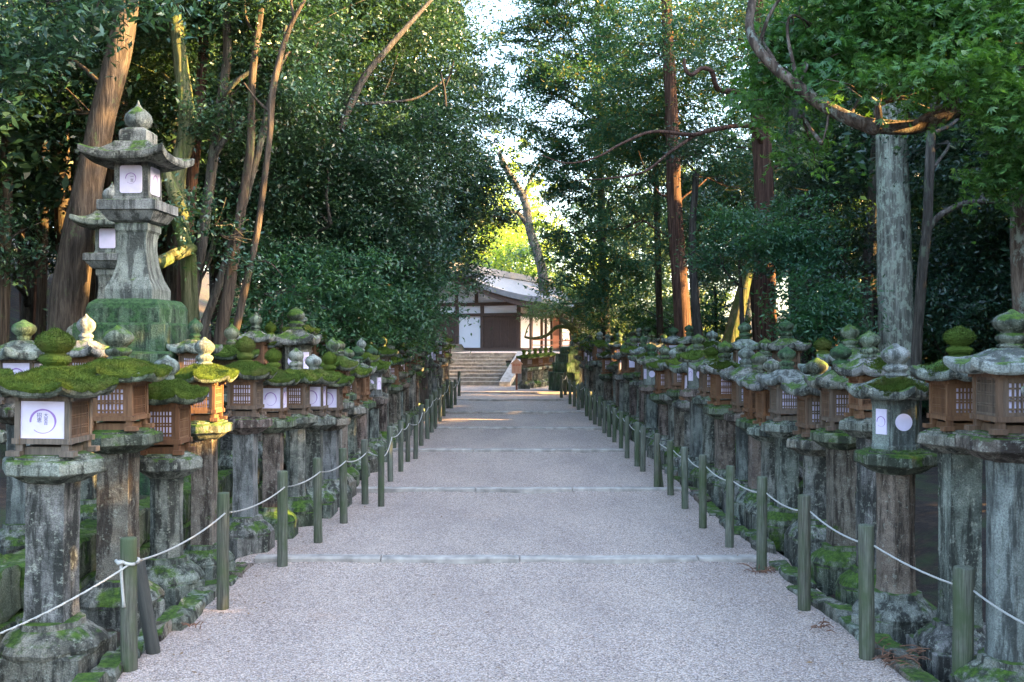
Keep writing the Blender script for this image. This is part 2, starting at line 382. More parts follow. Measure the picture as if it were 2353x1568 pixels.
ROOFP = [(.10, .015), (.2, .004), (.29, -.004), (.325, -.002), (.342, .012), (.347, .03), (.343, .056), (.33, .066), (.285, .074), (.22, .096), (.16, .128), (.12, .150), (.10, .155)]
def roof_mesh(n, v, m):
    def f():
        b = MB(); rot = math.pi / 4 if n == 4 else (math.pi / 6 if v % 2 else 0)
        b.loft(n, 10, sub_prof(ROOFP, .04), lift=.045 if n == 6 else .05, flare=.07, rot=rot, rough=.008, seed=v * 11)
        return b.mesh('lantern_roof', m)
    return cached(('roof', n, v, m), f)
def blades(pts, nrm, h, rng, wid=.0035):
    n = len(pts); d = nrm + rng.normal(0, .45, (n, 3)); d /= np.linalg.norm(d, axis=1)[:, None]
    s = np.cross(d, rng.normal(0, 1, (n, 3))); s /= np.linalg.norm(s, axis=1)[:, None]
    L = (h * rng.uniform(.5, 1.3, n))[:, None]
    a = pts - s * wid; bq = pts + s * wid; return np.stack([a, bq, bq * .3 + a * .1 * 0 + (pts + d * L) * .7 - s * wid * .3, pts + d * L], 1)
def scatter(me_v, me_f, n, rng, ok=None):
    V = np.array(me_v); tri = []
    for f_ in me_f:
        if len(f_) == 4: tri += [(f_[0], f_[1], f_[2]), (f_[0], f_[2], f_[3])]
    T = V[np.array(tri)]; cr = np.cross(T[:, 1] - T[:, 0], T[:, 2] - T[:, 0]); A = np.linalg.norm(cr, axis=1); nn = cr / (A[:, None] + 1e-9)
    if ok is not None: A = A * ok(T.mean(1), nn)
    i = rng.choice(len(T), n, p=A / A.sum()); r1 = np.sqrt(rng.random(n)); r2 = rng.random(n)
    p = T[i, 0] * (1 - r1)[:, None] + T[i, 1] * (r1 * (1 - r2))[:, None] + T[i, 2] * (r1 * r2)[:, None]
    return p, nn[i]
def add_quads(b, Q):
    k = len(b.v); b.v += [tuple(map(float, q)) for q in Q.reshape(-1, 3)]; b.f += [(k + 4 * i, k + 4 * i + 1, k + 4 * i + 2, k + 4 * i + 3) for i in range(len(Q))]
def roofmoss_mesh(n, v, hi):
    def f():
        b = MB(); rot = math.pi / 4 if n == 4 else (math.pi / 6 if v % 2 else 0); sd = v * 5 + 40
        pr = sub_prof([(.338, .035), (.351, .036), (.356, .055), (.343, .078), (.3, .09), (.24, .108), (.18, .136), (.135, .158), (.11, .166)], .022)
        b.loft(n, 16, pr, lift=.045, flare=.065, rot=rot, rough=.02, seed=sd)
        rng = np.random.default_rng(v); c = 14000 if hi else 2500
        p, nn = scatter(b.v, b.f, c, rng, lambda c_, n_: (n_[:, 2] > -.6) * 1.0)
        add_quads(b, blades(p - nn * .002, nn, .02 if hi else .024, rng, .0018 if hi else .004))
        return b.mesh('roof_moss', 'moss')
    return cached(('rmoss', n, v, hi), f)
def patchmoss_mesh(n, v):                               # a cushion of moss on one side of a roof
    def f():
        rng = np.random.default_rng(v + 77); b = MB(); a0 = rng.uniform(3.6, 5.6)
        q = MB().loft(n, 10, sub_prof(ROOFP[5:], .02), lift=.05, flare=.07, rot=math.pi / 4 if n == 4 else (math.pi / 6 if v % 2 else 0))
        def ok(c, nn):
            a = np.arctan2(c[:, 1], c[:, 0]); da = np.abs((a - a0 + np.pi) % (2 * np.pi) - np.pi); r = np.hypot(c[:, 0], c[:, 1])
            return (np.exp(-(da / .75) ** 2) * (r > .12) * (r < .3) + .001)
        p, nn = scatter(q.v, q.f, 5000, rng, ok); add_quads(b, blades(p, nn, .022, rng, .004))
        return b.mesh('roof_moss', 'moss')
    return cached(('pmoss', n, v), f)
FIN = {'onion': [(.06, 0), (.075, .01), (.078, .025), (.06, .035), (.07, .045), (.082, .058), (.086, .074), (.078, .09), (.056, .1), (.054, .108), (.075, .122), (.096, .148), (.1, .172), (.09, .198), (.062, .222), (.03, .237), (.009, .256)],
       'low': [(.055, 0), (.06, .03), (.056, .045), (.07, .055), (.1, .085), (.104, .11), (.095, .135), (.07, .155), (.035, .17), (.012, .187)],
       'tall': [(.06, 0), (.065, .02), (.055, .03), (.07, .04), (.074, .06), (.055, .075), (.052, .09), (.08, .12), (.094, .155), (.088, .19), (.06, .225), (.03, .245), (.012, .265), (.004, .28)]}
def fin_mesh(kind, v, m):
    def f():
        b = MB(); b.loft(24, 1, FIN[kind], rough=.006, seed=v * 13, lotus=.03)
        if m == 'moss':
            rng = np.random.default_rng(v); p, nn = scatter(b.v, b.f, 2200, rng, lambda c_, n_: (c_[:, 2] > .11) * (n_[:, 2] > -.5) + .12); add_quads(b, blades(p, nn, .013, rng, .003))
        return b.mesh('lantern_finial', m, m != 'moss')
    return cached(('fin', kind, v, m), f)
def text_mesh(s, size, m, vertical=False):
    cu = bpy.data.curves.new('characters', 'FONT'); cu.body = s; cu.size = size; cu.align_x = 'CENTER'; cu.extrude = .0004; cu.space_line = .95
    o = bpy.data.objects.new('characters', cu); me = bpy.data.meshes.new_from_object(o); bpy.data.objects.remove(o)
    me.materials.clear(); me.materials.append(M[m]); me.name = 'characters'; return me
def ring_mesh(r):
    def f():                                             # brush ring, thick at the upper left and right, open at the left
        b = MB(); n = 56; vs = []; a0 = R(185); a1 = R(-125 - 10)
        for i in range(n + 1):
            t = i / n; a = a0 + (a1 - a0) * t
            th = r * (.05 + .13 * math.exp(-((t - .12) / .16) ** 2) + .13 * math.exp(-((t - .5) / .15) ** 2) + .04 * math.exp(-((t - .3) / .05) ** 2)) * (1 + .2 * noise.noise(Vector((t * 20, 0, 0))))
            for q in (r - th / 2, r + th / 2): vs += [(q * math.cos(a), 0, q * math.sin(a)), (q * math.cos(a), -.0012, q * math.sin(a))]
        fs = []
        for i in range(n): k = i * 4; fs += [(k + 1, k + 3, k + 7, k + 5), (k, k + 1, k + 5, k + 4), (k + 3, k + 2, k + 6, k + 7)]
        return b.add(vs, fs).mesh('ring_mark', 'ink')
    return cached(('ring', round(r, 4)), f)
W = .27; H0 = .07; H1 = .32                               # wooden fire box: side, sill height, top
def box_frame(v, m):
    def f():
        b = MB(); h = W / 2
        for x in (-1, 1):
            for y in (-1, 1):
                b.box(x * h - .014, x * h + .014, y * h - .014, y * h + .014, H0 + .03, H1)
                b.box(x * (h - .01) - .02, x * (h - .01) + .02, y * (h - .01) - .02, y * (h - .01) + .02, .028, H0)
                b.box(x * (h + .01) - .038, x * (h + .01) + .038, y * (h + .01) - .03, y * (h + .01) + .03, 0, .030)
        e = h + .028
        for s_ in (-1, 1):
            b.box(-e, e, s_ * h - .018, s_ * h + .018, H0, H0 + .032)
            b.box(s_ * h - .0182, s_ * h + .0182, -e + .003, e - .003, H0 + .0008, H0 + .0312)
            b.box(-e - .01, e + .01, s_ * h - .016, s_ * h + .016, H1, H1 + .028)
            b.box(s_ * h - .0162, s_ * h + .0162, -e - .01, e + .01, H1 + .001, H1 + .0285)
        b.box(-h + .02, h - .02, -h + .02, h - .02, .004, .05)
        return b.mesh('fire_box', m)
    return cached(('fbox', v, m), f)
def lattice_mesh(kind, m):                                # a panel in the x-z plane facing -y
    def f():
        b = MB(); h = W / 2 - .014; z0, z1 = H0 + .032, H1
        if kind == 'grid':                               # board frame with windows of alternating height
            mx = .035; b.box(-h, -h + mx, -.006, .006, z0, z1); b.box(h - mx, h, -.006, .006, z0, z1)
            b.box(-h + mx, h - mx, -.006, .006, z0, z0 + .022); b.box(-h + mx, h - mx, -.006, .006, z1 - .03, z1)
            for i in range(1, 7): x = -h + mx + (2 * h - 2 * mx) * i / 7; b.box(x - .0048, x + .0048, -.0055, .0055, z0 + .022, z1 - .03)
            zz = [.035, .085, .103, .153]
            for q in zz: b.box(-h + mx, h - mx, -.005, .005, z0 + q, z0 + q + .011)
        else:                                            # fine upright slats
            b.box(-h, -h + .014, -.006, .006, z0, z1); b.box(h - .014, h, -.006, .006, z0, z1)
            b.box(-h + .014, h - .014, -.006, .006, z0, z0 + .014); b.box(-h + .014, h - .014, -.006, .006, z1 - .014, z1)
            for i in range(1, 12): x = -h + .014 + (2 * h - .028) * i / 12; b.box(x - .0032, x + .0032, -.004, .004, z0 + .014, z1 - .014)
            for q in (.05, .064, .115, .129, .18): b.box(-h + .014, h - .014, -.0055, .001, z0 + q, z0 + q + .006)
        return b.mesh('lattice_panel', m)
    return cached(('lat', kind, m), f)
def paper_mesh():
    def f():
        b = MB(); h = W / 2 - .014; return b.box(-h, h, -.001, .001, H0 + .032, H1 - .004).mesh('paper_pane', 'paper')
    return cached('paper', f)
def stone_box(v):
    def f():
        b = MB(); b.loft(6, 5, sub_prof([(.17, 0), (.172, .03), (.165, .04), (.168, .30), (.175, .33), (.18, .348)], .06), rot=0 if v % 2 else 0, rough=.003, seed=v)
        return b.mesh('fire_box', 'granite' if v % 2 else 'stone')
    return cached(('sbox', v), f)
def disc_mesh(r):
    def f():
        b = MB(); return b.add([(r * math.cos(a), y, r * math.sin(a)) for y in (-.004, .004) for a in [2 * math.pi * i / 28 for i in range(28)]], [tuple(27 - i for i in range(28))[::-1], tuple(28 + i for i in range(28))[::-1]] + [(i, (i + 1) % 28, 28 + (i + 1) % 28, 28 + i) for i in range(28)]).mesh('round_window', 'paper')
    return cached(('disc', r), f)
NL = [0]
def lantern(x, y, ztop, zplat, label, group, box='grid', roof='moss', fin='onion', finm='moss', zb=None, shaft='sq', n=6, yaw=0, side=-1, hi=False, tilt=0, v=None, lod=0, wm=None, ws=.82):
    """side: +1 when the path lies towards +x (left row)"""
    NL[0] += 1; v = NL[0] % 6 if v is None else v
    zb = zg(y) + .02 if zb is None else zb
    s = (ztop - zplat) / (.32 + .028 + .155 + {'onion': .256, 'low': .187, 'tall': .28}[fin] - .012)
    t = empty('stone_lantern', (x, y, zb), label, 'stone lantern', group, rot=(R(tilt * .4), R(tilt), yaw)); q_ = s * ws; q2 = s * (ws + .06)
    hb, hp = .28 * s, .168 * s; sh = max(.3, zplat - zb - hb - hp)
    link('base', base_mesh('sq' if shaft in ('sq',) and v % 2 == 0 else 'hex', v % 3), t, sc=(q2, q2, s))
    link('shaft', shaft_mesh(shaft, v % 4), t, (0, 0, hb - .004), sc=(q2, q2, sh + .008))
    zp = hb + sh; link('platform', plat_mesh(n, v % 4), t, (0, 0, zp), sc=(q2, q2, s))
    zf = zp + hp - .004
    wm = wm or ('wood_new' if v in (1, 4) else 'wood')
    if box == 'stone':
        fb = link('fire_box', stone_box(v), t, (0, 0, zf), sc=(q2, q2, s))
        for a, k in ((-math.pi / 2, 'disc'), (-math.pi / 6 if side > 0 else -math.pi * 5 / 6, 'rect')):
            q = .148
            loc = (q * math.cos(a), q * math.sin(a), .19); rz = a + math.pi / 2
            if k == 'disc': link('window', disc_mesh(.058), fb, loc, (0, 0, rz))
            else:
                link('window', cached('rectw', lambda: MB().box(-.045, .045, -.004, .004, -.085, .085).mesh('rect_window', 'paper')), fb, loc, (0, 0, rz))
                link('ring_mark', ring_mesh(.034), fb, (loc[0] + .0045 * math.cos(a), loc[1] + .0045 * math.sin(a), .19), (0, 0, rz))
        zr = zf + .345 * s
    else:
        fb = link('fire_box', box_frame(v, wm), t, (0, 0, zf), sc=(q2, q2, s)); h = W / 2
        faces = [(0, -1), (side, 0)] + ([] if lod else [(0, 1), (-side, 0)])
        for i, (fx, fy) in enumerate(faces):
            rz = 0 if fy == -1 else (math.pi if fy == 1 else (math.pi / 2 if fx > 0 else -math.pi / 2))
            pn = box == 'paper' and i == 0 or box == 'paper2' and i < 2
            kind = 'grid' if (i == 0 and box != 'fine') else 'slat'
            if pn:
                link('paper_pane', paper_mesh(), fb, (fx * h, fy * h, 0), (0, 0, rz))
                if not lod: link('ring_mark', ring_mesh(.068 if hi else .072), fb, (fx * (h + .0016), fy * (h + .0016), .2), (0, 0, rz))
            else:
                link('lattice_panel', lattice_mesh(kind, wm), fb, (fx * h, fy * h, 0), (0, 0, rz))
                if kind == 'grid': link('paper_pane', paper_mesh(), fb, (fx * (h - .008), fy * (h - .008), 0), (0, 0, rz))
        link('shade_block', cached('lin', lambda: MB().box(-h + .03, h - .03, -h + .03, h - .03, H0 + .03, H1 - .01).mesh('inner_shade', 'inside')), fb)  # solid dark block; its colour stands in for the shade inside the box
        zr = zf + (.345) * s
    rm = {'moss': 'stone_moss', 'pale': 'stone_pale', 'stone': 'stone', 'patch': 'stone'}[roof]
    ro = link('roof', roof_mesh(n, v, rm), t, (0, 0, zr - .002), sc=(q_, q_, s * .96))
    if roof == 'moss': link('moss_layer', roofmoss_mesh(n, v % 3 * 2 + v % 2, hi), ro)
    if roof == 'patch': link('moss_cushion', patchmoss_mesh(n, v), ro)
    link('finial', fin_mesh(fin, v % 3, {'moss': 'stone_green' if (NL[0] > 9 and NL[0] % 2) else 'moss', 'pale': 'stone_pale', 'stone': 'stone_moss'}[finm]), t, (0, 0, zr + .141 * s), sc=(s * (ws + .05), s * (ws + .05), s * (.9 if NL[0] > 9 else 1)))
    return t, fb
def LN(px, pytop, pyplat, d, label, group, dx=0, **k):
    return lantern((px - CX) * d / F, d, EYE - (pytop - HY) * d / F, EYE - (pyplat - HY) * d / F, label, group, **k)
GL, GR, GB, GC = 'lanterns in the left front row', 'lanterns in the right front row', 'lanterns standing behind the left front row', 'lanterns standing behind the right front row'
# --- left front row, near end
t, fb = LN(118, 750, 1040, 5.5, 'large stone lantern with mossy roof and purple ring on its white paper window, front left', GL, box='paper', hi=True, side=1, tilt=.9, v=0, finm='moss', zb=-.02, wm='wood', shaft='sq', ws=1)
for i, (tx, sz, xx, zz) in enumerate((('大\n宮\n吉', .024, .016, .228), ('招\n恵', .03, -.02, .225))):
    me = text_mesh(tx, sz, 'ink_dark'); link('writing', me, fb, (xx, -W / 2 - .0022, zz), (R(90), 0, 0))
LN(272, 745, 985, 6.5, 'stone lantern with grey onion finial and orange lattice box, second in the left row', GL, box='grid', hi=True, side=1, v=1, finm='stone', shaft='sq', zb=-.02, ws=1.0)
LN(383, 813, 1040, 7.0, 'short stone lantern with pale low finial, thick mossy roof and orange lattice box', GL, box='grid', hi=True, side=1, v=4, fin='low', finm='pale', shaft='cham', zb=-.02, ws=.78)
LN(470, 773, 965, 7.6, 'stone lantern in a golden shaft of sun, fourth in the left row', GL, box='grid', hi=True, side=1, v=1, finm='pale', wm='wood_new', shaft='sq', zb=0)
LN(564, 770, 955, 8.3, 'stone lantern with round mossy finial on a pale-patched mossy roof, fifth in the left row', GL, box='grid', hi=True, side=1, v=3, finm='moss', wm='wood', shaft='sq')
LN(628, 798, 958, 8.9, 'mossy stone lantern with two ringed paper windows, sixth in the left row', GL, box='paper2', hi=True, side=1, v=5, finm='moss', wm='wood', shaft='sq')
LN(680, 798, 950, 9.5, 'stone lantern with pale pointed finial and slatted box, seventh in the left row', GL, box='grid', side=1, v=2, finm='pale', wm='wood', shaft='cham', n=6)
LN(720, 812, 953, 10.0, 'mossy stone lantern with small pale finial and paper windows, eighth in the left row', GL, box='paper2', side=1, v=0, fin='low', finm='pale', wm='wood', shaft='sq')
LN(757, 806, 955, 10.6, 'mossy stone lantern with ringed paper window, ninth in the left row', GL, box='paper', side=1, v=3, finm='moss', wm='wood', shaft='sq')
rnd = random.Random(3)
BX = ['grid', 'fine', 'paper2', 'grid', 'paper', 'stone', 'fine', 'grid']
BXN = {'grid': 'lattice box', 'fine': 'slatted box', 'paper2': 'paper windows', 'paper': 'a paper window', 'stone': 'stone fire box'}
RFN = {'moss': 'mossy', 'pale': 'pale bare', 'stone': 'grey', 'patch': 'moss-patched'}
FNN = {'moss': 'mossy', 'pale': 'pale', 'stone': 'green-grey'}
def row(x0, x1, d0, d1, step, group, side, top, plat, k0, where, zb=None, roofs=('moss', 'moss', 'stone', 'moss', 'patch'), seed=1, jx=.06, fins=('moss', 'stone', 'pale', 'moss')):
    rn = random.Random(seed); d = d0; k = k0
    while d < d1:
        t = (d - d0) / (d1 - d0); x = x0 + (x1 - x0) * t + rn.uniform(-jx, jx); z0 = zs(d) if zb is None else zs(d) + zb
        tp = top + rn.uniform(-.13, .1) + z0; pl = tp - .72 * rn.uniform(.9, 1.04)
        f_ = rn.choice(['onion', 'onion', 'low', 'onion', 'low', 'tall']); bx = rn.choice(BX); rf = rn.choice(roofs); fm = rn.choice(fins)
        if f_ == 'low': tp -= .06
        sh = rn.choice(['sq', 'sq', 'cham', 'round', 'hex'])
        lantern(x, d, tp, pl, 'stone lantern, %s roof, %s finial, %s, %s in %s' % (RFN[rf], FNN[fm], BXN[bx], ordw(k), where), group, box=bx, roof=rf, fin=f_, finm=fm, shaft=sh,
                n=rn.choice([6, 6, 6, 4]), side=side, zb=z0, yaw=R(rn.uniform(-6, 6)), tilt=rn.uniform(-1, 1), lod=1 if d > 14 else 0)
        d += step * rn.uniform(.9, 1.12); k += 1
    return k
row(-2.02, -2.1, 11.15, 31.5, .62, GL, 1, 1.74, 0, 10, 'the left row', seed=5)
# --- left, behind
LN(55, 727, 925, 6.7, 'stone lantern with squat green finial behind the nearest left lantern', GB, box='paper2', roof='stone', side=1, v=3, finm='moss', fin='low', zb=.32)
LN(198, 712, 905, 7.6, 'stone lantern with sunlit pointed finial on a bare roof, in front of the tall lantern', GB, box='grid', roof='stone', side=1, v=0, finm='pale', fin='tall', zb=.35, wm='wood_new')
LN(-60, 760, 985, 6.0, 'stone lantern cut off by the left picture edge, behind the nearest one', GB, box='stone', roof='moss', side=1, v=2, finm='moss', zb=.3)
LN(680, 730, 905, 12.6, 'broad-roofed bare stone lantern rising behind the left row near the slim trunks', GB, box='stone', roof='stone', side=1, v=2, finm='stone', zb=.45, n=4)
row(-3.0, -2.9, 9.4, 31, .95, GB, 1, 1.72, 0, 1, 'the left back row', zb=.3, seed=9, roofs=('stone', 'moss', 'stone', 'patch'), jx=.15)
row(-3.9, -3.8, 13.6, 30, 1.5, GB, 1, 1.75, 0, 1, 'the left third row', zb=.42, seed=19, roofs=('stone', 'patch', 'stone'), jx=.25)
# --- right front row, near end
LN(2512, 760, 1075, 4.15, 'stone lantern at the right picture edge with only its roof corner and platform showing', GR, box='grid', roof='patch', side=-1, v=1, finm='moss', hi=True, shaft='sq', zb=-.02, ws=.95)
LN(2325, 697, 992, 4.9, 'big pale-roofed stone lantern with huge tiered finial and white gridded window, far right', GR, box='grid', roof='pale', side=-1, v=3, finm='stone', wm='wood', shaft='cham', zb=-.02, hi=True, ws=1)
LN(2205, 738, 985, 5.55, 'stone lantern with round mossy finial, pale curved roof and orange-brown lattice box', GR, box='grid', roof='patch', side=-1, v=4, finm='moss', wm='wood_new', zb=-.02, hi=True, ws=.95)
LN(2058, 778, 1030, 6.15, 'stone lantern with round white window in a granite fire box and leaf-littered mossy roof', GR, box='stone', roof='patch', side=-1, v=1, fin='onion', finm='pale', shaft='cham', zb=-.02, hi=True, ws=.9)
LN(1998, 750, 958, 6.9, 'stone lantern with tiered grey finial and moss cushion, fifth in the right row', GR, box='fine', roof='patch', side=-1, v=2, finm='stone', wm='wood_new', shaft='round', zb=-.02, hi=True)
LN(1932, 780, 985, 7.5, 'stone lantern with pointed mossy finial and curled grey roof, sixth in the right row', GR, box='grid', roof='stone', side=-1, v=5, finm='moss', wm='wood', zb=0)
LN(1877, 815, 1000, 8.1, 'low stone lantern whose finial catches gold sunlight, seventh in the right row', GR, box='grid', roof='stone', side=-1, v=0, fin='low', finm='stone', shaft='cham')
LN(1808, 788, 965, 8.75, 'stone lantern with deep green ball finial on bare roof, eighth in the right row', GR, box='grid', roof='pale', side=-1, v=2, finm='moss', shaft='sq')
LN(1775, 818, 975, 9.3, 'stone lantern with small pale finial and scalloped roof, ninth in the right row', GR, box='fine', roof='stone', side=-1, v=4, fin='low', finm='pale', wm='wood_new')
LN(1743, 802, 960, 9.9, 'stone lantern with green-grey pointed finial and square roof, tenth in the right row', GR, box='fine', roof='pale', side=-1, v=1, finm='stone', n=4, wm='wood_new')
LN(1714, 790, 945, 10.5, 'stone lantern with pale pointed finial and bare roof, eleventh in the right row', GR, box='grid', roof='stone', side=-1, v=3, finm='pale')
row(2.38, 2.05, 11.1, 29.5, .62, GR, -1, 1.74, 0, 12, 'the right row', seed=11, roofs=('patch', 'moss', 'stone', 'moss', 'patch', 'pale'), fins=('moss', 'stone', 'pale', 'moss', 'stone'))
row(3.15, 2.9, 8.9, 30, .95, GC, -1, 1.76, 0, 1, 'the right back row', zb=.12, seed=21, roofs=('stone', 'pale', 'patch'), jx=.15)
LN(2440, 705, 900, 6.9, 'stone lantern hidden behind the big pale-roofed one at the right', GC, box='stone', roof='stone', side=-1, v=2, finm='stone', zb=.1)
# --- the row turning off beyond the signboard
for i, (px, top) in enumerate(((1204, 816), (1217, 822), (1230, 826), (1242, 829), (1254, 832), (1266, 834))):
    d = 32.3 + i * .62
    LN(px, top, top + 44, d, 'small distant mossy lantern of the cross row behind the signboard, %s from the steps' % ordw(i + 1), 'lanterns of the cross row beyond the path', box='grid' if i % 2 else 'fine', roof='moss', side=-1, finm='moss', fin='onion', lod=1, zb=.42, wm='wood_new' if i in (2, 3) else 'wood')

# --- tall square lanterns
def tall_lantern(x, y, z0, zplat, ztop, label, group, s=1.0, moss='stone_green', tiers=3, yaw=0, marks=True):
    """z0 ground, zplat: top of the stepped pedestal"""
    t = empty('tall_stone_lantern', (x, y, z0), label, 'stone lantern', group, rz=yaw); q = math.pi / 4; hp = zplat - z0
    w0 = .62 * s; pr = [(w0 * 1.42 * (1.0 - .0), 0)]
    tl = [(.50, .23), (.615, .27), (.72, .30), (.84, 9)] if tiers == 3 else [(.5, .3), (.6, 9)]
    top = hp
    for k, (wk, th) in enumerate(tl):
        th = min(th, top + .1); bz = top - th; b = MB(); wk *= s / .71
        if k: b.loft(4, 14, sub_prof([(wk, 0), (wk * 1.005, th - .02), (wk * .985, th)], .06), rot=q, rough=.011, seed=k * 9 + x)
        else: b.loft(4, 14, sub_prof([(wk, 0), (wk, th * .6), (wk * .96, th * .8), (wk * .86, th * .95), (wk * .8, th)], .04), rot=q, rough=.011, seed=k * 9 + x)
        b.obj('pedestal_tier', moss, t, loc=(0, 0, bz)); top = bz
        if top < .02: break
    H = (ztop - zplat)                                     # total of upper part
    u = H / 2.42                                           # designed for 2.42 m
    def part(name, pr, m='granite', n=4, seg=8, lift=0, flare=0, z=0, parent=t, rough=.003, smooth=False):
        return MB().loft(n, seg, sub_prof([(r * u, zz * u) for r, zz in pr], .06), lift=lift * u, flare=flare, rot=q if n == 4 else 0, rough=rough, seed=x + z).obj(name, m, parent, smooth=smooth, loc=(0, 0, hp + z * u))
    part('shaft', [(.405, 0), (.405, .12), (.39, .15), (.32, .26), (.262, .42), (.235, .6), (.235, .72), (.255, .80), (.285, .83), (.285, .9), (.27, .92)])
    part('platform', [(.3, 0), (.36, .02), (.44, .1), (.46, .13), (.5, .14), (.5, .25), (.46, .262), (.3, .264)], z=.92)
    fb = part('fire_box', [(.31, 0), (.305, .03), (.29, .05), (.29, .44), (.29, .46)], z=1.184)
    hw = .29 * u / math.sqrt(2)
    for a in (-math.pi / 2, 0, math.pi):
        # rounded rectangular white window
        ww, hh, rr = .135 * u, .165 * u, .03 * u; vs = []
        for cx_, cz_, a0 in ((ww - rr, hh - rr, 0), (-ww + rr, hh - rr, 90), (-ww + rr, -hh + rr, 180), (ww - rr, -hh + rr, 270)):
            for i in range(5): g_ = R(a0 + i * 22.5); vs.append((cx_ + rr * math.cos(g_), cz_ + rr * math.sin(g_)))
        n_ = len(vs); b = MB(); b.add([(p, yy, z_) for yy in (-.006, .006) for p, z_ in vs], [tuple(range(n_)), tuple(n_ + n_ - 1 - i for i in range(n_))] + [(i, n_ + i, n_ + (i + 1) % n_, (i + 1) % n_) for i in range(n_)])
        wn = b.obj('window', 'paper', fb, loc=(hw * math.cos(a), hw * math.sin(a), .25 * u), rot=(0, 0, a + math.pi / 2))
        if marks:
            link('ring_mark', ring_mesh(.062 * u), wn, (0, -.0065, 0.01 * u))
    if marks:
        me = text_mesh('一\n言', .036, 'ink_dark'); link('writing', me, fb, (.012, -hw - .0085, .262 * u), (R(90), 0, 0))
    part('roof', [(.3, .03), (.5, -.01), (.66, .02), (.675, .045), (.675, .10), (.655, .112), (.56, .12), (.44, .16), (.33, .235), (.29, .275), (.25, .285)], m='stone', seg=14, lift=.09, flare=.06, z=1.615)
    part('roof_block', [(.2, 0), (.235, .01), (.235, .13), (.21, .15), (.17, .17), (.15, .18)], m='stone', z=1.895)
    part('finial', [(.10, 0), (.105, .02), (.15, .06), (.165, .12), (.15, .18), (.10, .23), (.045, .27), (.02, .31), (.006, .36)], m='stone_pale', n=24, seg=1, z=2.065, smooth=True)
    return t
# main tall lantern left: shaft base at y 690, top at 235, depth 9.6
d = 9.7; p = P(318, 800, d)
tall_lantern(p.x, d, .35, EYE + (800 - 690) * d / F, EYE + (800 - 232) * d / F, 'tall square stone lantern with upturned roof and white ringed windows on a mossy stepped pedestal', 'tall square stone lanterns', s=.62 / .68 * .78, yaw=R(-3))
d = 11.6; p = P(258, 800, d)
tall_lantern(p.x, d, .5, EYE + (800 - 745) * d / F, EYE + (800 - 418) * d / F, 'second tall stone lantern half hidden behind the tall one with ringed windows', 'tall square stone lanterns', s=.75, marks=False, moss='stone')
d = 31.0; p = P(1310, 800, d)
tall_lantern(p.x + .2, d, .4, EYE + (800 - 796) * d / F, EYE + (800 - 690) * d / F, 'distant tall lantern with flared shaft on a green block pedestal beyond the right row', 'tall square stone lanterns', s=.8, yaw=R(20), marks=False)

# ------------------------------------------------------------------ rope fence
GP_L, GP_R = 'posts of the left rope fence', 'posts of the right rope fence'
def post(px, yb, yt, wpx, label, group, m='post', lean=0, dd=0):
    p = on_path(px, yb) if not dd else Vector(((px - CX) * dd / F, dd, zg(dd))); d = p.y; h = (yb - yt) * d / F; r = wpx / 2 * d / F
    b = MB(); pr = [(r, -.1), (r * 1.01, .02), (r * .98, h * .5), (r, h - .012), (r * .93, h - .003), (r * .5, h), (r * .05, h + .001)]
    b.loft(16, 1, sub_prof(pr, .08), rough=.0022, seed=px)
    o = b.obj('fence_post', m, smooth=True, loc=p); o.rotation_euler = (0, R(lean), 0); tag(o, label, 'post', group)
    return p, h, r
Lp = [(297, 1535, 1235, 37), (512, 1395, 1132, 28), (649, 1305, 1082, 24), (731, 1243, 1052, 20), (790, 1200, 1030, 18), (839, 1157, 1010, 16), (876, 1132, 995, 15), (897, 1105, 980, 13), (921, 1082, 967, 12), (937, 1060, 953, 11), (955, 1040, 942, 11), (968, 1024, 930, 10.5), (982, 1008, 918, 10), (992, 994, 908, 9.5), (1001, 982, 900, 9), (1011, 967, 893, 8.5), (1020, 956, 888, 8), (1029, 947, 882, 8), (1037, 938, 877, 7.5), (1046, 930, 872, 7), (1055, 922, 866, 7)]
Rp = [(2212, 1590, 1302, 46), (1992, 1508, 1205, 35), (1848, 1398, 1137, 29), (1750, 1315, 1095, 24), (1676, 1255, 1070, 20), (1615, 1210, 1045, 18), (1574, 1165, 1027, 16), (1541, 1141, 1012, 15), (1509, 1119, 996, 14), (1477, 1082, 980, 13), (1464, 1070, 970, 13), (1441, 1052, 957, 11), (1427, 1030, 945, 10), (1412, 1016, 938, 10), (1400, 1003, 930, 10), (1389, 995, 922, 9.5), (1378, 983, 915, 9), (1367, 975, 908, 9), (1357, 965, 900, 8.5), (1348, 956, 893, 8), (1338, 947, 888, 8), (1329, 941, 883, 7.5), (1320, 934, 878, 7.5), (1310, 928, 873, 7), (1299, 920, 867, 7), (1290, 914, 863, 7)]
ropes = {'L': [], 'R': []}
for side, lst, gp in (('L', Lp, GP_L), ('R', Rp, GP_R)):
    for i, (px, yb, yt, wp) in enumerate(lst):
        nm = 'round wooden post of the %s rope fence, %s from the camera' % ('left' if side == 'L' else 'right', ordw(i + 1))
        if (side, i) == ('L', 1): nm = 'dark weathered round post beside the golden lantern, second of the left rope fence'
        if (side, i) == ('R', 7): nm = 'round post with sunlit foot by the gap in the right rope fence'
        p, h, r = post(px, yb, yt, wp, nm, gp, 'post', lean=random.uniform(-.8, .8), dd=0)
        ropes[side].append(Vector((p.x + (r * .6 if side == 'L' else r * .8), p.y - r * .55, p.z + h - .115 + random.uniform(-.02, .01))))
post(352, 1497, 1282, 31, 'black wooden stake leaning against the nearest left fence post', GP_L, 'post_dark', lean=-9.5)
post(1518, 1117, 1040, 14, 'short post leaning beside the gap in the right rope fence', GP_R, 'post', lean=-6)
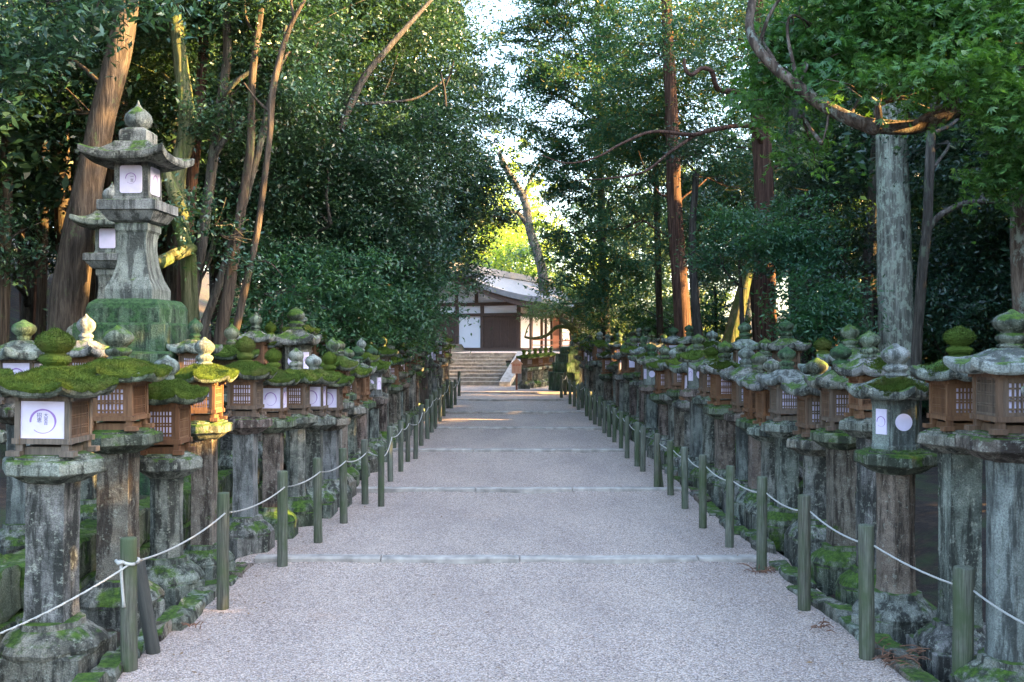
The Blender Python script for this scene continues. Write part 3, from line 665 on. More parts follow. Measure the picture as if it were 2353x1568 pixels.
def rope(pts, label, rad=.0062, ends=True):
    path = []
    for a, c in zip(pts, pts[1:]):
        L = (c - a).length; sag = .035 * L; k = max(6, int(L / (.012 if a.y < 9.5 else .08)))
        path += [a.lerp(c, i / k) - Vector((0, 0, sag * 4 * (i / k) * (1 - i / k))) for i in range(k)]
    path.append(pts[-1]); b = MB()
    near = [p for p in path if p.y < 9.5]; far = [p for p in path if p.y >= 9.4]
    if len(near) > 2:
        s_ = 0; strands = [[], [], []]
        for i, p in enumerate(near):
            if i: s_ += (near[i] - near[i - 1]).length
            t = (near[min(i + 1, len(near) - 1)] - near[max(0, i - 1)]).normalized(); u = t.cross(Vector((0, 0, 1))).normalized(); w_ = t.cross(u)
            for q in range(3):
                a = s_ / .045 * 2 * math.pi + q * 2.094
                strands[q].append(p + (u * math.cos(a) + w_ * math.sin(a)) * rad * .52)
        for st in strands: b.tube(st, [rad * .56] * len(st), 5)
    if len(far) > 1: b.tube(far, [rad * .95] * len(far), 5)
    if ends:                                              # knot loop round the first post
        pass
    return tag(b.obj('rope', 'rope', smooth=True), label, 'rope')
Lr = ropes['L']; Rr = ropes['R']
ext = Lr[0] + (Vector((-2.62, 4.0, .30)) - Lr[0]); first = P(-40, 1472, 4.75)
rope([first] + Lr, 'white twisted rope strung along the left line of posts')
rope([Vector((2.35, 4.1, .5))] + Rr[:9], 'white twisted rope along the near posts of the right fence')
rope(Rr[9:] , 'white rope along the far posts of the right fence')
rope([Rr[9], P(1575, 1003, 14.6)], 'short white rope running back from the gap in the right fence')
# knot and hanging end on the first left post
p0 = Lr[0]; b = MB()
ring = [Vector((on_path(297, 1535).x + .049 * math.cos(a), p0.y + .024 + .049 * math.sin(a), p0.z + .008 * math.sin(a * 2))) for a in [i * math.pi / 10 for i in range(21)]]
b.tube(ring, [.009] * len(ring), 6)
b.tube([p0 + Vector((-.055, -.016, .0)), p0 + Vector((-.05, -.024, -.06)), p0 + Vector((-.045, -.024, -.13)), p0 + Vector((-.04, -.022, -.2)), p0 + Vector((-.037, -.022, -.235))], [.009, .0085, .0085, .0085, .012], 6)
b.tube([p0 + Vector((-.085, -.01, .012)), p0 + Vector((-.06, -.03, .0)), p0 + Vector((-.035, -.03, .01))], [.01, .013, .009], 6)
tag(b.obj('rope_knot', 'rope', smooth=True), 'white rope knot with a hanging end on the nearest left post', 'rope')

# ------------------------------------------------------------------ edging stones, low wall, litter
def rock(sx, sy, sz, seed, m, loc, rz, name, label, cat, group):
    b = MB(); b.loft(4, 4, sub_prof([(.58, 0), (.68, .12), (.7, .8), (.62, 1.0)], .25), rot=math.pi / 4, rough=0)
    vs = []
    for x, y, z in b.v:
        q = Vector((x * sx, y * sy, z * sz)); nv = noise.noise_vector(q * 4 + Vector((seed, 0, 0))); nw = noise.noise_vector(q * 13 + Vector((seed, 5, 0)))
        vs.append(q + nv * min(sx, sz) * .3 + nw * .018)
    b.v = [tuple(q) for q in vs]; o = b.obj(name, m, loc=loc); o.rotation_euler = (0, 0, rz); return tag(o, label, cat, group)
rn = random.Random(12)
for side, x0, wd in ((-1, -2.12, 'left'), (1, 2.1, 'right')):
    y = 4.3; k = 1
    while y < 13.5:
        L = rn.uniform(.22, .5)
        if not (side > 0 and 12.2 < y < 13.2):
            rock(.15, L, rn.uniform(.07, .125), k * 3 + side, rn.choice(['stone', 'stone_brown', 'stone_edge']), (x0 + (.0 if y > 6 else .04 * side) - side * .0 + rn.uniform(-.03, .03), y + L / 2, zg(y) - .06), rn.uniform(-.1, .1), 'edging_stone',
                 'rough mossy edging stone along the foot of the %s lanterns, %s from the camera' % (wd, ordw(k)), 'stone', 'edging stones at the foot of the %s row' % wd); k += 1
        y += L * 1.02
b = MB(); rn = random.Random(4)
for row_ in range(2):
    y = 3.6 + row_ * .2
    while y < 12:
        L = rn.uniform(.35, .7); x = -2.86 - row_ * .05 + rn.uniform(-.03, .03); q = MB().box(0, 1, 0, 1, 0, 1)
        n0 = 5; bb = MB().loft(4, 4, sub_prof([(.62, 0), (.70, .1), (.70, .9), (.63, 1)], .3), rot=math.pi / 4)
        vs = []
        for vx, vy, vz in bb.v:
            c = Vector((x + vx * .22, y + L / 2 + vy * L * .98, row_ * .27 - .05 + vz * .27)); c += noise.noise_vector(c * 5 + Vector((0, 0, row_))) * .035; vs.append(c)
        b.add(vs, bb.f); y += L
tag(b.obj('retaining_wall', 'stone_moss'), 'low dry stone retaining wall of mossy blocks behind the left lantern shafts', 'stone wall')
# pale flat stone in the gap of the right row
rock(.22, .3, .10, 40, 'stone_pale', (2.12, 12.75, .1), .3, 'flat_stone', 'pale flat stone showing in the gap of the right rope fence', 'stone', None)
def twigs(p, r, n, label, seed):
    rn = random.Random(seed); b = MB()
    for i in range(n):
        a = rn.uniform(0, 6.28); q = Vector((rn.gauss(0, r * .4), rn.gauss(0, r * .4), rn.uniform(.0, r * .35))) + p; L = rn.uniform(.3, .9) * r
        e = q + Vector((math.cos(a) * L, math.sin(a) * L, rn.uniform(-.02, .04))); e.z = max(e.z, p.z + .003); m_ = q.lerp(e, .5) + Vector((0, 0, .012))
        b.tube([q, m_, e], [.004, .0035, .002], 4)
    tag(b.obj('fallen_sprig', 'twig'), label, 'fallen twig', 'fallen cedar sprigs on the gravel')
twigs(on_path(2062, 1520) , .16, 60, 'brown clump of fallen cedar twigs between the two nearest right posts', 1)
twigs(on_path(1745, 1318), .12, 30, 'brown twigs piled at the foot of the right post by the first step', 2)
twigs(on_path(1885, 1447), .09, 12, 'small brown sprig lying on gravel near the right lanterns', 4)
twigs(on_path(445, 1445), .08, 8, 'thin brown sprig lying on gravel near the nearest left post', 5)

rng = np.random.default_rng(8); n_ = 420; yy = 4 + 22 * rng.random(n_) ** 1.6; xx = np.where(rng.random(n_) < .75, np.sign(rng.normal(size=n_)) * (1.95 - np.abs(rng.normal(0, .16, n_))), rng.uniform(-1.9, 1.9, n_))
C_ = np.array([(x, y, zg(y - .05) + .004 + .016 * noise.noise(Vector((x * 1.2, y * 1.2, 0)))) for x, y in zip(xx, yy)]); a_ = rng.uniform(0, 6.28, n_); L_ = rng.uniform(.008, .022, n_)[:, None]
D_ = np.stack([np.cos(a_), np.sin(a_), rng.normal(0, .15, n_)], 1); S_ = np.stack([-np.sin(a_), np.cos(a_), rng.normal(0, .2, n_)], 1)
tag(link('fallen_leaves', quads_mesh('fallen_leaves', np.stack([C_ - D_ * L_, C_ - S_ * L_ * .4, C_ + D_ * L_, C_ + S_ * L_ * .4], 1), 'litter')), 'small dry leaves scattered on the gravel, thickest along both edges', 'leaf litter', kind='stuff')

# ------------------------------------------------------------------ stairs, building, signboard
b = MB(); n = 9; y0 = 34.3; z0 = .45; zt = 1.55
for i in range(n):
    a, c = z0 + (zt - z0) * i / n, z0 + (zt - z0) * (i + 1) / n; y = y0 + i * .38; sh = i * .07; x = -3.9
    rn = random.Random(i)
    while x < -.62 + sh - .2:
        L = min(rn.uniform(.8, 1.4), -.45 + sh - x); b.box(x + .004, x + L - .004, y, y + .42, a - .05, c - .035); b.box(x + .002, x + L - .002, y - .025, y + .43, c - .034, c); x += L
st = empty('stone_staircase', (0, 0, 0), 'broad flight of grey stone steps up to the white walled hall', 'stairs')
b.obj('steps', 'kerb', st)
b = MB(); yy0, yy1 = y0 - .1, y0 + n * .38 + .2; xa, xb = -.42, .24
vs = [(xa - .02, yy0, z0 - .1), (xa + .36, yy0, z0 - .1), (xb + .36, yy1, zt - .3), (xb - .02, yy1, zt - .3), (xa - .02, yy0, z0 + .12), (xa + .36, yy0, z0 + .12), (xb + .36, yy1, zt + .06), (xb - .02, yy1, zt + .06)]
b.add(vs, [(3, 2, 1, 0), (4, 5, 6, 7), (0, 1, 5, 4), (1, 2, 6, 5), (2, 3, 7, 6), (3, 0, 4, 7)]); b.obj('cheek_slab', 'kerb', st)
b = MB(); b.box(-8, 6, 37.9, 57, .2, zt - .01); tag(b.obj('upper_terrace', 'gravel'), kind='structure')
# hall: local x to the right along the front, y back, origin = front right corner at floor level
HA = R(-22); hall = empty('temple_hall', (.50, 58, 1.62), 'white plastered hall with dark timber frame and broad grey roof beyond the steps', 'building', rz=HA)
Lf, Ls, Hw = 8.2, 15, 2.6                                  # front width, side length, wall height
b = MB(); b.box(-Lf, 0, 0, Ls, -.05, Hw + .1)
b.add([(-Lf, .0, Hw + .1), (0, 0, Hw + .1), (-Lf / 2, 0, Hw + 1.75), (-Lf, Ls, Hw + .1), (0, Ls, Hw + .1), (-Lf / 2, Ls, Hw + 1.75)], [(0, 1, 2), (3, 5, 4), (1, 4, 5, 2), (0, 2, 5, 3)])
b.obj('wall', 'plaster', hall)
def hpart(name, m, boxes, parent=hall):
    b = MB()
    for q in boxes: b.box(*q)
    return b.obj(name, m, parent)
for x in (-8.1, -6.0, -4.05, -2.42, -.1): hpart('pillar', 'dark_wood', [(x - .1, x + .1, -.1, .06, 0, Hw)])
hpart('beam', 'dark_wood', [(-Lf - .1, .12, -.12, -.003, 1.98, 2.16)]); hpart('beam', 'dark_wood', [(-Lf - .1, .12, -.13, -.003, Hw, Hw + .2)])
hpart('sill_beam', 'dark_wood', [(-Lf - .1, .12, -.14, -.003, -.02, .12)])
for x in (-5.4, -4.1, -2.8): hpart('gable_strut', 'dark_wood', [(x - .09, x + .09, -.10, -.003, Hw + .2, Hw + 1.1 + (.45 if x == -4.1 else 0))])
# shutter with horizontal slats
sh = hpart('shutter', 'dark_wood', [(-2.3, -.22, -.05, -.003, .12, 1.97)]); b = MB()
for i in range(22): b.box(-2.28, -.24, -.075, -.045, .16 + i * .083, .16 + i * .083 + .035)
for x in (-1.75, -1.26, -.77): b.box(x - .03, x + .03, -.085, -.047, .13, 1.96)
b.obj('slats', 'dark_wood', sh)
hpart('door', 'dark_wood', [(-5.9, -4.2, -.06, -.003, .12, 1.97)])
hpart('door', 'dark_wood', [(-8.0, -6.1, -.06, -.003, .12, 1.97)])
# side facade
for y in (1.6, 3.4, 5.2, 7.0, 9.0, 11, 13): hpart('pillar', 'dark_wood', [(-.05, .12, y - .09, y + .09, 0, Hw)])
hpart('beam', 'dark_wood', [(.003, .1, .1, Ls, 1.98, 2.14)]); hpart('beam', 'dark_wood', [(.003, .11, .1, Ls, Hw - .1, Hw + .1)]); hpart('sill_beam', 'dark_wood', [(.003, .12, .1, Ls, -.02, .12)]); hpart('rail', 'red_wood', [(.9, .96, -.9, Ls, .55, .62), (.9, .96, -.9, Ls, .25, .30)])
dr = hpart('door', 'red_wood', [(.004, .08, 5.4, 6.9, .12, 1.97)]); hpart('door_slats', 'dark_wood', [(.08, .1, 5.5 + i * .2, 5.56 + i * .2, .9, 1.9) for i in range(7)], dr)
for y in (-.9, 1.6, 4.2, 6.8, 9.4, 12): hpart('veranda_post', 'dark_wood', [(.92, 1.04, y - .06, y + .06, -.75, 2.2)])
hpart('veranda', 'wood', [(-Lf - .9, 1.1, -1.0, -.1, -.10, -.02), (.08, 1.1, -.1, Ls, -.10, -.0205)])
hpart('veranda_edge', 'wood', [(-Lf - .9, 1.12, -1.06, -1.0, -.16, 0.0)])
hpart('foundation', 'stone_pale', [(-Lf - .6, .6, -.7, Ls, -.9, -.12)])
for i in range(7): hpart('floor_prop', 'dark_wood', [(-Lf - .5 + i * 1.45, -Lf - .36 + i * 1.45, -.96, -.82, -.9, -.11)])
# roof: two curved slopes, ridge along local y
b = MB(); k = 14; prof = []
for i in range(k + 1):
    t = i / k; x = -Lf / 2 + (Lf / 2 + 2.0) * t; z = Hw + 2.25 - 2.35 * (1.25 * t - .25 * t * t) + .12 * t ** 6; prof.append((x, z))
def slope(sgn):
    vs = []; m = 10
    for j in range(m + 1):
        y = -1.9 + (Ls + 3.4) * j / m; up = .35 * (abs(2 * j / m - 1) ** 4)
        for x, z in prof:
            xx = -Lf / 2 + sgn * (x + Lf / 2); tt = (x + Lf / 2) / (Lf / 2 + 2); vs += [(xx, y, z + up * tt ** 2), (xx, y, z - .32 + up * tt ** 2)]
    fs = []; w_ = (k + 1) * 2
    for j in range(m):
        for i in range(k):
            a = j * w_ + i * 2; fs += [(a, a + 2, a + w_ + 2, a + w_), (a + 1, a + w_ + 1, a + w_ + 3, a + 3)]
        a = j * w_ + k * 2; fs.append((a, a + 1, a + w_ + 1, a + w_))
    for i in range(k):
        a = i * 2; fs.append((a, a + 1, a + 3, a + 2)); a = m * w_ + i * 2; fs.append((a, a + 2, a + 3, a + 1))
    return vs, fs
for sgn in (1, -1): b.add(*slope(sgn))
rf = b.obj('roof', 'roof', hall, smooth=False)
b = MB(); b.box(-Lf / 2 - .25, -Lf / 2 + .25, -2.0, Ls + 1.6, Hw + 2.2, Hw + 2.6); b.obj('ridge', 'roof', rf)
for j, sgn in ((0, 1), (0, -1), (1, 1), (1, -1)):
    b = MB()
    for (x0, za), (x1, zb_) in zip(prof, prof[1:]):
        if 1:
            xa_, xb_ = -Lf / 2 + sgn * (x0 + Lf / 2), -Lf / 2 + sgn * (x1 + Lf / 2)
            y = -1.75 if j == 0 else -.6
            up = .3 if j == 0 else .1
            ta, tb = ((x0 + Lf / 2) / (Lf / 2 + 2)) ** 2 * up, ((x1 + Lf / 2) / (Lf / 2 + 2)) ** 2 * up
            b.add([(xa_, y, za - .33 + ta), (xb_, y, zb_ - .33 + tb), (xb_, y, zb_ - .62 + tb), (xa_, y, za - .62 + ta), (xa_, y + .12, za - .33 + ta), (xb_, y + .12, zb_ - .33 + tb), (xb_, y + .12, zb_ - .62 + tb), (xa_, y + .12, za - .62 + ta)], [(0, 1, 2, 3), (7, 6, 5, 4), (0, 4, 5, 1), (3, 2, 6, 7)])
    b.obj('barge_board', 'dark_wood', rf)
b = MB()
for i in range(36):
    y = -1.4 + i * .46; ex, ez = prof[-1]; b.tube([(-.1, y, Hw + .25), (ex - .08, y, ez - .42)], [.05, .05], 4)
b.obj('rafters', 'red_wood', rf)
# signboard
d = 31.5; p = P(1187, 890, d); sg = empty('signboard', (p.x, d, .42), 'pale house-shaped wooden signboard on a post with red marks, at the foot of the steps', 'sign')
k = d / F
b = MB(); b.box(-.03, .03, -.02, .02, -.1, 1.0); b.obj('post', 'red_wood', sg)
wv = 11.0 * k; zt_ = (890 - 830) * k; zb_ = (890 - 853.5) * k - .0; za_ = (890 - 822) * k
b = MB(); b.add([(x, y, z) for y in (-.06, -.02) for x, z in ((-wv, zb_), (wv, zb_), (wv * 1.05, zt_), (0, za_), (-wv * 1.05, zt_))], [(0, 1, 2, 3, 4), (9, 8, 7, 6, 5)] + [(i, 5 + i, 5 + (i + 1) % 5, (i + 1) % 5) for i in range(5)]); bd = b.obj('board', 'sign_wood', sg)
b = MB()
for s_ in (-1, 1):
    b.add([(0, -.10, za_ + .045), (0, .0, za_ + .045), (s_ * wv * 1.3, .0, zt_ - .01), (s_ * wv * 1.3, -.10, zt_ - .01), (0, -.10, za_ + .01), (0, 0, za_ + .01), (s_ * wv * 1.3, .0, zt_ - .045), (s_ * wv * 1.3, -.10, zt_ - .045)], [(0, 1, 2, 3), (7, 6, 5, 4), (0, 3, 7, 4), (1, 5, 6, 2), (3, 2, 6, 7)])
b.obj('cap', 'sign_wood', sg)
b = MB()
for cx_ in (-.085, 0, .085):
    zc = zt_ - .05
    vs = []; 
    for i in range(20):
        a = i * math.pi / 10
        if cx_ == 0 and not (2 < i < 18): pass
        vs += [(cx_ + .036 * math.cos(a), -.0625, zc + .036 * math.sin(a)), (cx_ + .027 * math.cos(a), -.0625, zc + .027 * math.sin(a))]
    b.add(vs, [(2 * i, 2 * i + 1, (2 * i + 3) % 40, (2 * i + 2) % 40) for i in range(20)])
b.box(-.094, -.076, -.0635, -.0615, zt_ - .068, zt_ - .032); b.box(.005, .014, -.0635, -.0615, zt_ - .10, zt_ - .008); b.box(-.02, .012, -.0637, -.0613, zt_ - .058, zt_ - .048)
b.add([(.065, -.063, zt_ - .04), (.105, -.063, zt_ - .04), (.085, -.063, zt_ - .075)], [(0, 2, 1)])
b.obj('red_marks', 'red_ink', sg)
b = MB()
for i in range(5): b.box(-.1, .1 - .02 * (i % 2), -.0625, -.0605, zt_ - .125 - i * .035, zt_ - .120 - i * .035)
b.obj('writing_lines', 'red_ink', sg)

# ------------------------------------------------------------------ sun shafts that reach the photograph's sunlit spots
SH = []
def shaft_at(px, py, d, r): SH.append((np.array(P(px, py, d)), r))
for a in ((200, 735, 7.6, .16), (205, 790, 7.6, .12), (472, 800, 7.6, .2), (485, 870, 7.6, .28), (500, 920, 7.55, .22), (515, 975, 7.5, .14), (1890, 833, 8.1, .1), (1542, 1120, 12.6, .1), (50, 750, 6.7, .06),
          (640, 830, 9, .03), (1572, 640, 20, .2), (1580, 740, 20, .2), (1775, 640, 17, .15), (1776, 720, 17, .15), (1716, 660, 20, .5), (1705, 740, 20, .55), (1735, 720, 21, .3), (308, 60, 12, .14), (302, 130, 12, .12),
          (412, 60, 13, .12), (418, 130, 13, .2), (430, 230, 13, .15), (470, 130, 14, .3), (624, 300, 12, .06), (607, 440, 12, .06), (592, 540, 12, .06), (568, 670, 12, .06), (549, 760, 12, .07), (430, 620, 12.5, .3), (425, 520, 12.5, .25), (375, 590, 12, .2),
          (645, 160, 12, .12), (900, 60, 15, .5), (840, 170, 15, .3), (940, 260, 15, .3), (1900, 245, 8.3, .12), (1960, 275, 8.3, .15), (2070, 295, 8.3, .1), (2240, 640, 21, .3), (1990, 480, 17, .3), (60, 420, 17, .5), (100, 450, 17, .6), (40, 520, 17, .4),
          (1060, 60, 22, .8), (1000, 20, 20, .8), (690, 60, 15, .6), (1110, 480, 21, .4), (1050, 600, 21, .5), (960, 700, 19, .2), (880, 800, 16, .15), (760, 690, 17, .12), (1010, 800, 25, .12), (1400, 800, 20, .1), (1620, 820, 11.4, .06), (1518, 790, 24, .2), (1608, 780, 19, .2)):
    shaft_at(*a)
SDn = np.array(SD)
def carve(C):
    keep = np.ones(len(C), bool)
    for t, r in SH:
        q = C - t; al = q @ SDn; dist = np.linalg.norm(q - al[:, None] * SDn, axis=1)
        keep &= ~((dist < r + .03) & (al > .15))
    return keep

# ------------------------------------------------------------------ trees
def leaves(blobs, L, seed, lai=3.0, wid=.42, spray=.32, flat=.45, droop=.0, cut=True, fan=1, fill=.35, upb=.8, pers=55):
    """blobs: (x,y,z,rx,ry,rz,density). Leaves in flattened sprays spread through the blob."""
    rng = np.random.default_rng(seed); C = []; NN = []
    la = L * L * wid * .5
    for (x, y, z, rx, ry, rz, den) in blobs:
        area = math.pi * (rx + ry) / 2 * rz
        n = int(lai * den * area / la); ns = max(4, int(n / pers))
        u = rng.normal(0, 1, (ns, 3)); u /= np.linalg.norm(u, axis=1)[:, None]; rad = rng.random(ns) ** fill
        c = u * rad[:, None] * np.array([rx, ry, rz])
        sp = spray * (rx * ry * rz) ** (1 / 3) ** .5 if False else spray
        i = rng.integers(0, ns, n); szz = rng.uniform(.6, 1.3, ns)
        off = rng.normal(0, 1, (n, 3)) * np.array([sp, sp, sp * flat]) * szz[i][:, None] * .55
        tilt = rng.normal(0, .35, (ns, 3)); off[:, 2] += (off[:, 0] * tilt[i, 0] + off[:, 1] * tilt[i, 1]) - droop * (off[:, 0] ** 2 + off[:, 1] ** 2)
        C.append(c[i] + off + np.array([x, y, z])); NN.append(np.stack([-tilt[i, 0], -tilt[i, 1], np.full(n, upb)], 1))
    C = np.concatenate(C); NN = np.concatenate(NN)
    if cut: k = carve(C); C = C[k]; NN = NN[k]
    n = len(C); Nn = NN + rng.normal(0, .55, (n, 3)); Nn /= np.linalg.norm(Nn, axis=1)[:, None]
    D = rng.normal(0, 1, (n, 3)); D[:, 2] -= droop * 1.2; D -= (D * Nn).sum(1)[:, None] * Nn; D /= np.linalg.norm(D, axis=1)[:, None]; s = np.cross(Nn, D)
    ll = (L * rng.uniform(.7, 1.25, n))[:, None]; ww = ll * wid
    fold = Nn * ll * .08
    if fan > 1:
        Q = []
        for f_ in range(fan):
            a = (f_ - (fan - 1) / 2) * .55; d2 = D * math.cos(a) + s * math.sin(a); s2 = np.cross(Nn, d2)
            Q.append(np.stack([C, C + d2 * ll * .45 - s2 * ww * .5 - fold, C + d2 * ll, C + d2 * ll * .45 + s2 * ww * .5 - fold], 1))
        return np.concatenate(Q)
    return np.stack([C - D * ll * .5, C - s * ww * .5 + fold, C + D * ll * .5, C + s * ww * .5 + fold], 1)
def spline(pts, k=6):
    pts = [Vector(p) for p in pts]; out = []
    for i in range(len(pts) - 1):
        p0, p1, p2, p3 = pts[max(0, i - 1)], pts[i], pts[i + 1], pts[min(len(pts) - 1, i + 2)]
        for j in range(k):
            t = j / k; out.append(.5 * ((2 * p1) + (p2 - p0) * t + (2 * p0 - 5 * p1 + 4 * p2 - p3) * t * t + (3 * p1 - p0 - 3 * p2 + p3) * t ** 3))
    out.append(pts[-1]); return out
def interp(rs, n):
    return [float(np.interp(i / (n - 1) * (len(rs) - 1), range(len(rs)), rs)) for i in range(n)]
def limb(b, pts, rs, n=8, wob=.12, k=6, jit=0, rn=None):
    s_ = spline(pts, k)
    if jit: s_ = [p + noise.noise_vector(p * 1.3 + Vector((jit, 0, 0))) * jit for p in s_]
    b.tube(s_, interp(rs, len(s_)), n, wob)
def branchlets(b, start, blobs, rn, per=4, r0=.03):
    """boughs from the trunk into each foliage mass, with side twigs"""
    for (x, y, z, rx, ry, rz, den) in blobs:
        c = Vector((x, y, z)); s0 = min(start, key=lambda p: (p - c).length + abs(p.z - (c.z - .7)) * .6)
        m = s0.lerp(c, .5) + Vector((rn.uniform(-.2, .2), rn.uniform(-.2, .2), rn.uniform(.0, .35)))
        L = (c - s0).length; r = min(.09, max(.02, L * .014)) * (r0 / .03)
        pts = spline([s0, m, c], 7); pts = [p + noise.noise_vector(p * 1.1) * .12 * min(1, i / 4) for i, p in enumerate(pts)]
        b.tube(pts, interp([r, r * .7, r * .35], len(pts)), 6, .1)
        for q in range(per):
            a = pts[rn.randint(len(pts) // 2, len(pts) - 1)]; v = Vector((rn.gauss(0, 1), rn.gauss(0, 1), rn.gauss(0, .6))).normalized()
            e = c + Vector((v.x * rx, v.y * ry, v.z * rz)) * .95; mm = a.lerp(e, .55) + Vector((rn.uniform(-.12, .12), rn.uniform(-.12, .12), rn.uniform(-.08, .12)))
            b.tube(spline([a, mm, e], 4), interp([r * .4, r * .25, .004], 9), 4)
def blob(px, py, d, r, den=1, fl=.8, dr=1.0): p = P(px, py, d); return (p.x, p.y, p.z, r, r * dr, r * fl, den)
def tree(label, trunk, blobs=(), bk='bark_brown', lf='leaf', L=.08, group=None, limbs=(), lai=3.0, per=4, name='tree', cat='tree', seed=1, tr_n=14, bough=True, wob=.1, **kw):
    """trunk: (px,py,d,r) from the foot up"""
    rn = random.Random(seed); foot = P(trunk[0][0], trunk[0][1], trunk[0][2]); fz = hz(foot.x, foot.y)
    pts = [P(a, b_, d) for a, b_, d, r in trunk]; rs = [r for *_, r in trunk]
    if foot.z > fz: pts.insert(0, Vector((foot.x, foot.y, fz - .15))); rs.insert(0, rs[0] * 1.3)
    root = empty(name, (foot.x, foot.y, fz), label, cat, group); off = root.location
    b = MB(); sp = spline(pts, 8); b.tube(sp, interp(rs, len(sp)), tr_n, wob)
    for lm in limbs: limb(b, [P(*q[:3]) for q in lm[0]], lm[1], jit=.0)
    if bough and blobs: branchlets(b, [p for p in sp if p.z > fz + .6] + [P(*q[:3]) for lm in limbs for q in lm[0]], blobs, rn, per)
    b.v = [(x - off.x, y - off.y, z - off.z) for x, y, z in b.v]
    b.obj('trunk', bk, root, smooth=True)
    if blobs:
        Q = leaves(blobs, L, seed, lai, **kw) - np.array(off); link('crown', quads_mesh('crown', Q, lf), root)
    return root
GF, GT = 'trees of the left forest edge', 'trees of the right forest edge'
tree('huge leaning cedar trunk with reddish bark behind the tall stone lantern', [(155, 760, 12, .23), (172, 600, 12, .2), (205, 420, 12, .17), (240, 250, 12, .15), (280, 90, 12, .14), (300, -60, 12, .13), (310, -250, 12, .12)],
     [blob(330, -260, 12.5, 1.6), blob(150, -180, 12, 1.3), blob(60, 150, 13.5, 1.0), blob(150, 260, 14, .8)], 'bark_brown', 'leaf', .08, GF, seed=2, wob=.08)
tree('glossy bluish foliage hanging into the top left corner', [(-330, 800, 7.5, .12), (-300, 400, 7.5, .1), (-160, 60, 7.5, .07), (0, -60, 7.5, .04)],
     [blob(20, 10, 7.5, .5), blob(130, 50, 7.5, .42, fl=.5), blob(230, 20, 7.3, .35, .8, .5), blob(-60, 130, 7.5, .5), blob(20, 130, 7.6, .3, .6), blob(300, -60, 7.4, .5)], 'bark_dark', 'leaf_blue', .085, GF, seed=3, wid=.3, lai=2.4)
tree('mossy twisted trunk with sunlit upper bark behind the tall lantern roof', [(440, 770, 13, .11), (432, 600, 13, .1), (405, 430, 13, .11), (430, 290, 13, .11), (415, 150, 13, .09), (400, 0, 13, .08), (395, -150, 13, .08)],
     [blob(440, 60, 14, .9), blob(330, 200, 15, 1.0, .8), blob(340, 20, 15, 1.1)], 'bark_moss', 'leaf', .075, GF, seed=4, limbs=(([(445, 572, 12.9), (405, 585, 12.5), (362, 606, 12.2)], [.06, .08, .085]), ([(425, 500, 12.7), (405, 460, 12.5), (380, 390, 12.5)], [.06, .09, .05])), wob=.22)
tree('red-brown slender trunk just right of the tall lantern', [(420, 740, 13.6, .09), (428, 560, 13.6, .085), (445, 380, 13.6, .075), (462, 200, 13.6, .07), (470, 40, 13.6, .06)], [blob(470, -60, 14, .9)], 'bark_red', 'leaf', .075, GF, seed=14)
tree('grey forked trunk rising right of the tall lantern', [(432, 770, 13.2, .085), (452, 640, 13.2, .075), (480, 440, 13.2, .07), (500, 280, 13.2, .065), (522, 130, 13.2, .06), (518, -40, 13.2, .05)],
     [blob(520, 260, 13, .55, .8), blob(545, 60, 13.5, .9), blob(590, 190, 14.5, 1.0), blob(495, 510, 12.3, .42, .9), blob(535, 540, 12.3, .33)], 'bark_grey', 'leaf_blue', .07, GF, seed=5, limbs=(([(490, 360, 13.2), (525, 310, 13.1), (560, 270, 13)], [.05, .04, .03]), ([(505, 240, 13.2), (540, 190, 13), (600, 150, 13)], [.045, .035, .02])))
tree('smooth grey trunk leaning right in the slim cluster', [(465, 790, 13, .062), (490, 690, 13, .058), (518, 610, 13, .055), (568, 440, 13, .05), (605, 300, 13, .045), (660, 60, 13, .04)],
     [blob(640, 120, 13.5, .9), blob(700, 40, 14, 1.1), blob(600, 400, 14.5, .8, .7)], 'bark_grey', 'leaf', .075, GF, seed=6)
tree('brown trunk behind the slim sunlit one', [(503, 810, 12.8, .085), (525, 670, 12.8, .078), (540, 570, 12.8, .07), (562, 430, 12.8, .058), (576, 330, 12.8, .052), (580, 180, 12.8, .048), (600, 20, 12.8, .04)],
     [blob(590, 20, 13.5, .9), blob(660, 300, 14.2, 1.0)], 'bark_brown', 'leaf', .075, GF, seed=7)
tree('slim crooked trunk edged with golden sunlight', [(526, 840, 12, .052), (546, 740, 12, .048), (566, 650, 12, .044), (588, 550, 12, .04), (604, 440, 12, .038), (620, 310, 12, .036), (628, 200, 12, .042), (660, 80, 12, .03), (700, 0, 12, .02)],
     [blob(560, 600, 11.8, .22, .8), blob(690, 160, 12.5, .5, .8), blob(650, -40, 12.5, .7)], 'bark_brown', 'leaf_blue', .065, GF, seed=8, limbs=(([(585, 600, 12), (620, 605, 11.9), (650, 635, 11.8)], [.014, .01, .006]), ([(622, 260, 12), (590, 230, 12), (560, 190, 12)], [.02, .015, .008])))
